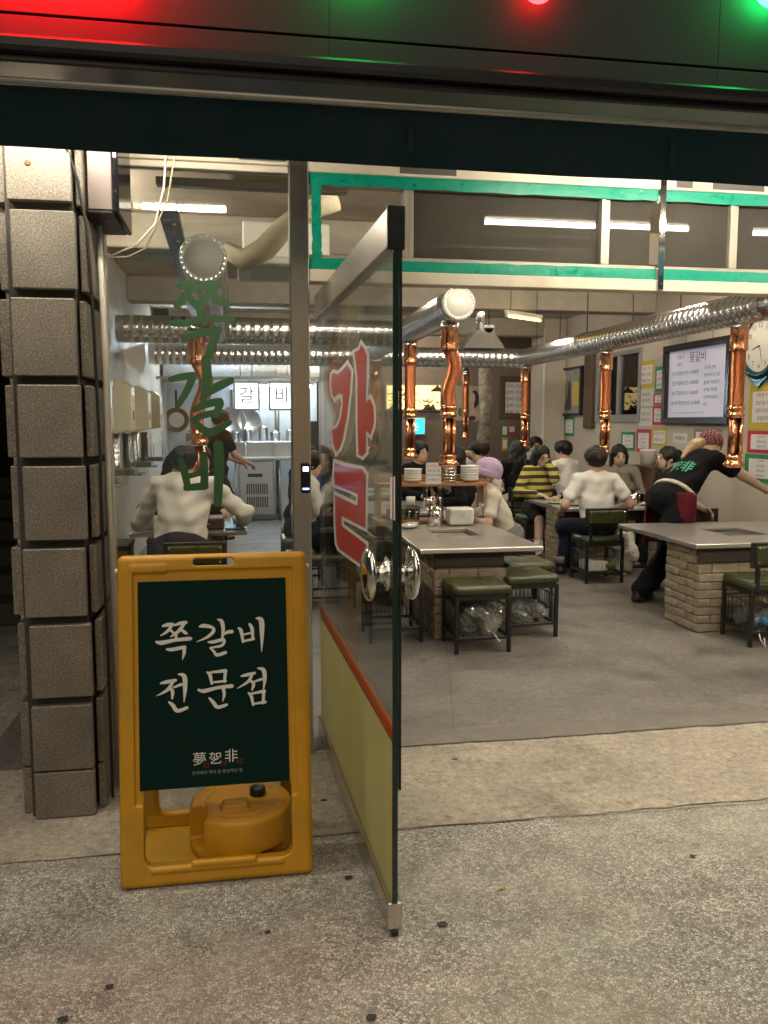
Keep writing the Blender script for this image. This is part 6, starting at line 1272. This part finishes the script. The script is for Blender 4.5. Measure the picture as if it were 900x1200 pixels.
# apron strings, maroon apron side, back print
P_, up_ = J['P'], J['up']
Pn, Rn_ = np.array(P_, np.float32), np.array(R3, np.float32)
def belt(p):
    q = (p-Pn)@Rn_; r = np.sqrt((q[:, 0]/.20)**2+(q[:, 1]/.162)**2)-1; return np.maximum(np.abs(r*.15)-.014, np.abs(q[:, 2]-.055+.06*q[:, 0])-.017)
obj('apron_string', surfnet(belt, [P_.x-.3, P_.y-.35, P_.z-.2], [P_.x+.3, P_.y+.25, P_.z+.3], .0085), cream_t, t)
def apr(p):
    d = el(p, P_+Vector((0, -.02, -.02)), (.205, .17, .17))
    for i in (0, 1): d = su(d, rc(p, P_+Vector((.09*(1-2*i), 0, -.01)), P_+Vector((.11*(1-2*i), .0, -.40)), .135, .135), k=.05)
    d = np.abs(d+.004*np.sin(p[:, 2]*30+p[:, 0]*20))-.009
    return np.maximum(np.maximum(d, p[:, 1]-(P_.y+.10)), np.maximum(p[:, 2]-(P_.z+.075), -(p[:, 2]-(P_.z-.42))))
obj('apron', surfnet(apr, [P_.x-.34, P_.y-.34, P_.z-.5], [P_.x+.34, P_.y+.2, P_.z+.2], .0125), cloth('maroon apron', (.11, .014, .022)), t)
for ch, dx in (('乫', .055), ('非', -.075)):
    me_o = txt(ch, .13, (Vector((0, 0, 0)), Vector((1, 0, 0)), Vector((0, 1, 0)), Vector((0, 0, 1))), M('green shirt print', (.05, .30, .18), .7), None, 'shirt_print', bold=.003)
    me_ = me_o.data
    for v in me_.vertices: q = Vector((-(v.co.x+.03-dx), 0, .26+v.co.y)); yy = .160*math.sqrt(max(0, 1-(q.x/.21)**2)); v.co = up_((-(v.co.x)-dx*-1 if 0 else q.x, .0+max(.10, yy*.86), q.z))
    me_o.parent = t
# people behind the lettered window
person('person in baggy white jacket hunched over the table behind the lettered window', (-.44, 6.28), 84, lean=24, hands=((.16, -.50, .71), (-.40, -.50, .72)), top=cloth('off white', (.66, .63, .57), .05), sleeve='long', bottom=denim, hair='short', hmat=hair_b, s=1.2, folds=1.8, head=(0, -14, 0), hip=.56, elbow=((.9, .1, -.9), (-.9, .2, -.6)), shoe=shoes)
person('dark-haired woman facing the lettered window across the table', (-.36, 8.15), -80, lean=10, top=black_t, sleeve='long', bottom=blackp, hair='long', fcs=True, sk=skin2, hip=.56, head=(0, -10, 0)); seat(-.36, 8.15, 0, 'olive stool under the dark-haired woman facing the window')
person('person in black with bowed dark head at the wall side of the window table', (-.66, 8.0), -60, lean=20, top=black_t, sleeve='long', bottom=blackp, hair='bob', fcs=True, hip=.55); seat(-.66, 8.0, 0, 'olive stool under the bowed dark head')
person('cook in black tee and cap standing before the kitchen counter', (-.28, 10.6), 30, hip=.93, lean=5, hands=((.12, -.38, 1.0), (-.18, -.34, 1.0)), feet=((.1, .0, .055), (-.1, .0, .055)), top=black_t, bottom=blackp, hair='short', shoe=shoes, sk=skin)
person('person in layered navy and blue jacket seated by the passage', (.60, 8.45), 30, lean=8, top=navy_t, sleeve='long', bottom=denim, hair='bob', hip=.57, shoe=shoes); seat(.60, 8.45, 0, 'olive stool under the navy jacket')
person('person in grey sweatshirt seated nearest the steel post', (.56, 7.75), 10, lean=8, top=cloth('pale grey', (.36, .35, .32)), sleeve='long', bottom=denim, hair='short', hip=.52, shoe=shoes); seat(.56, 7.75, 0, 'olive stool under the grey sweatshirt')
person('person in black jacket seated at the rack table beside the steel post', (.72, 6.75), 0, lean=10, hands=((.15, -.36, .69), (-.2, -.25, .62)), top=black_t, sleeve='long', bottom=blackp, hair='short', fcs=True, hip=.55, shoe=shoes); seat(.72, 6.75, 0, 'olive stool under the black jacket by the steel post')
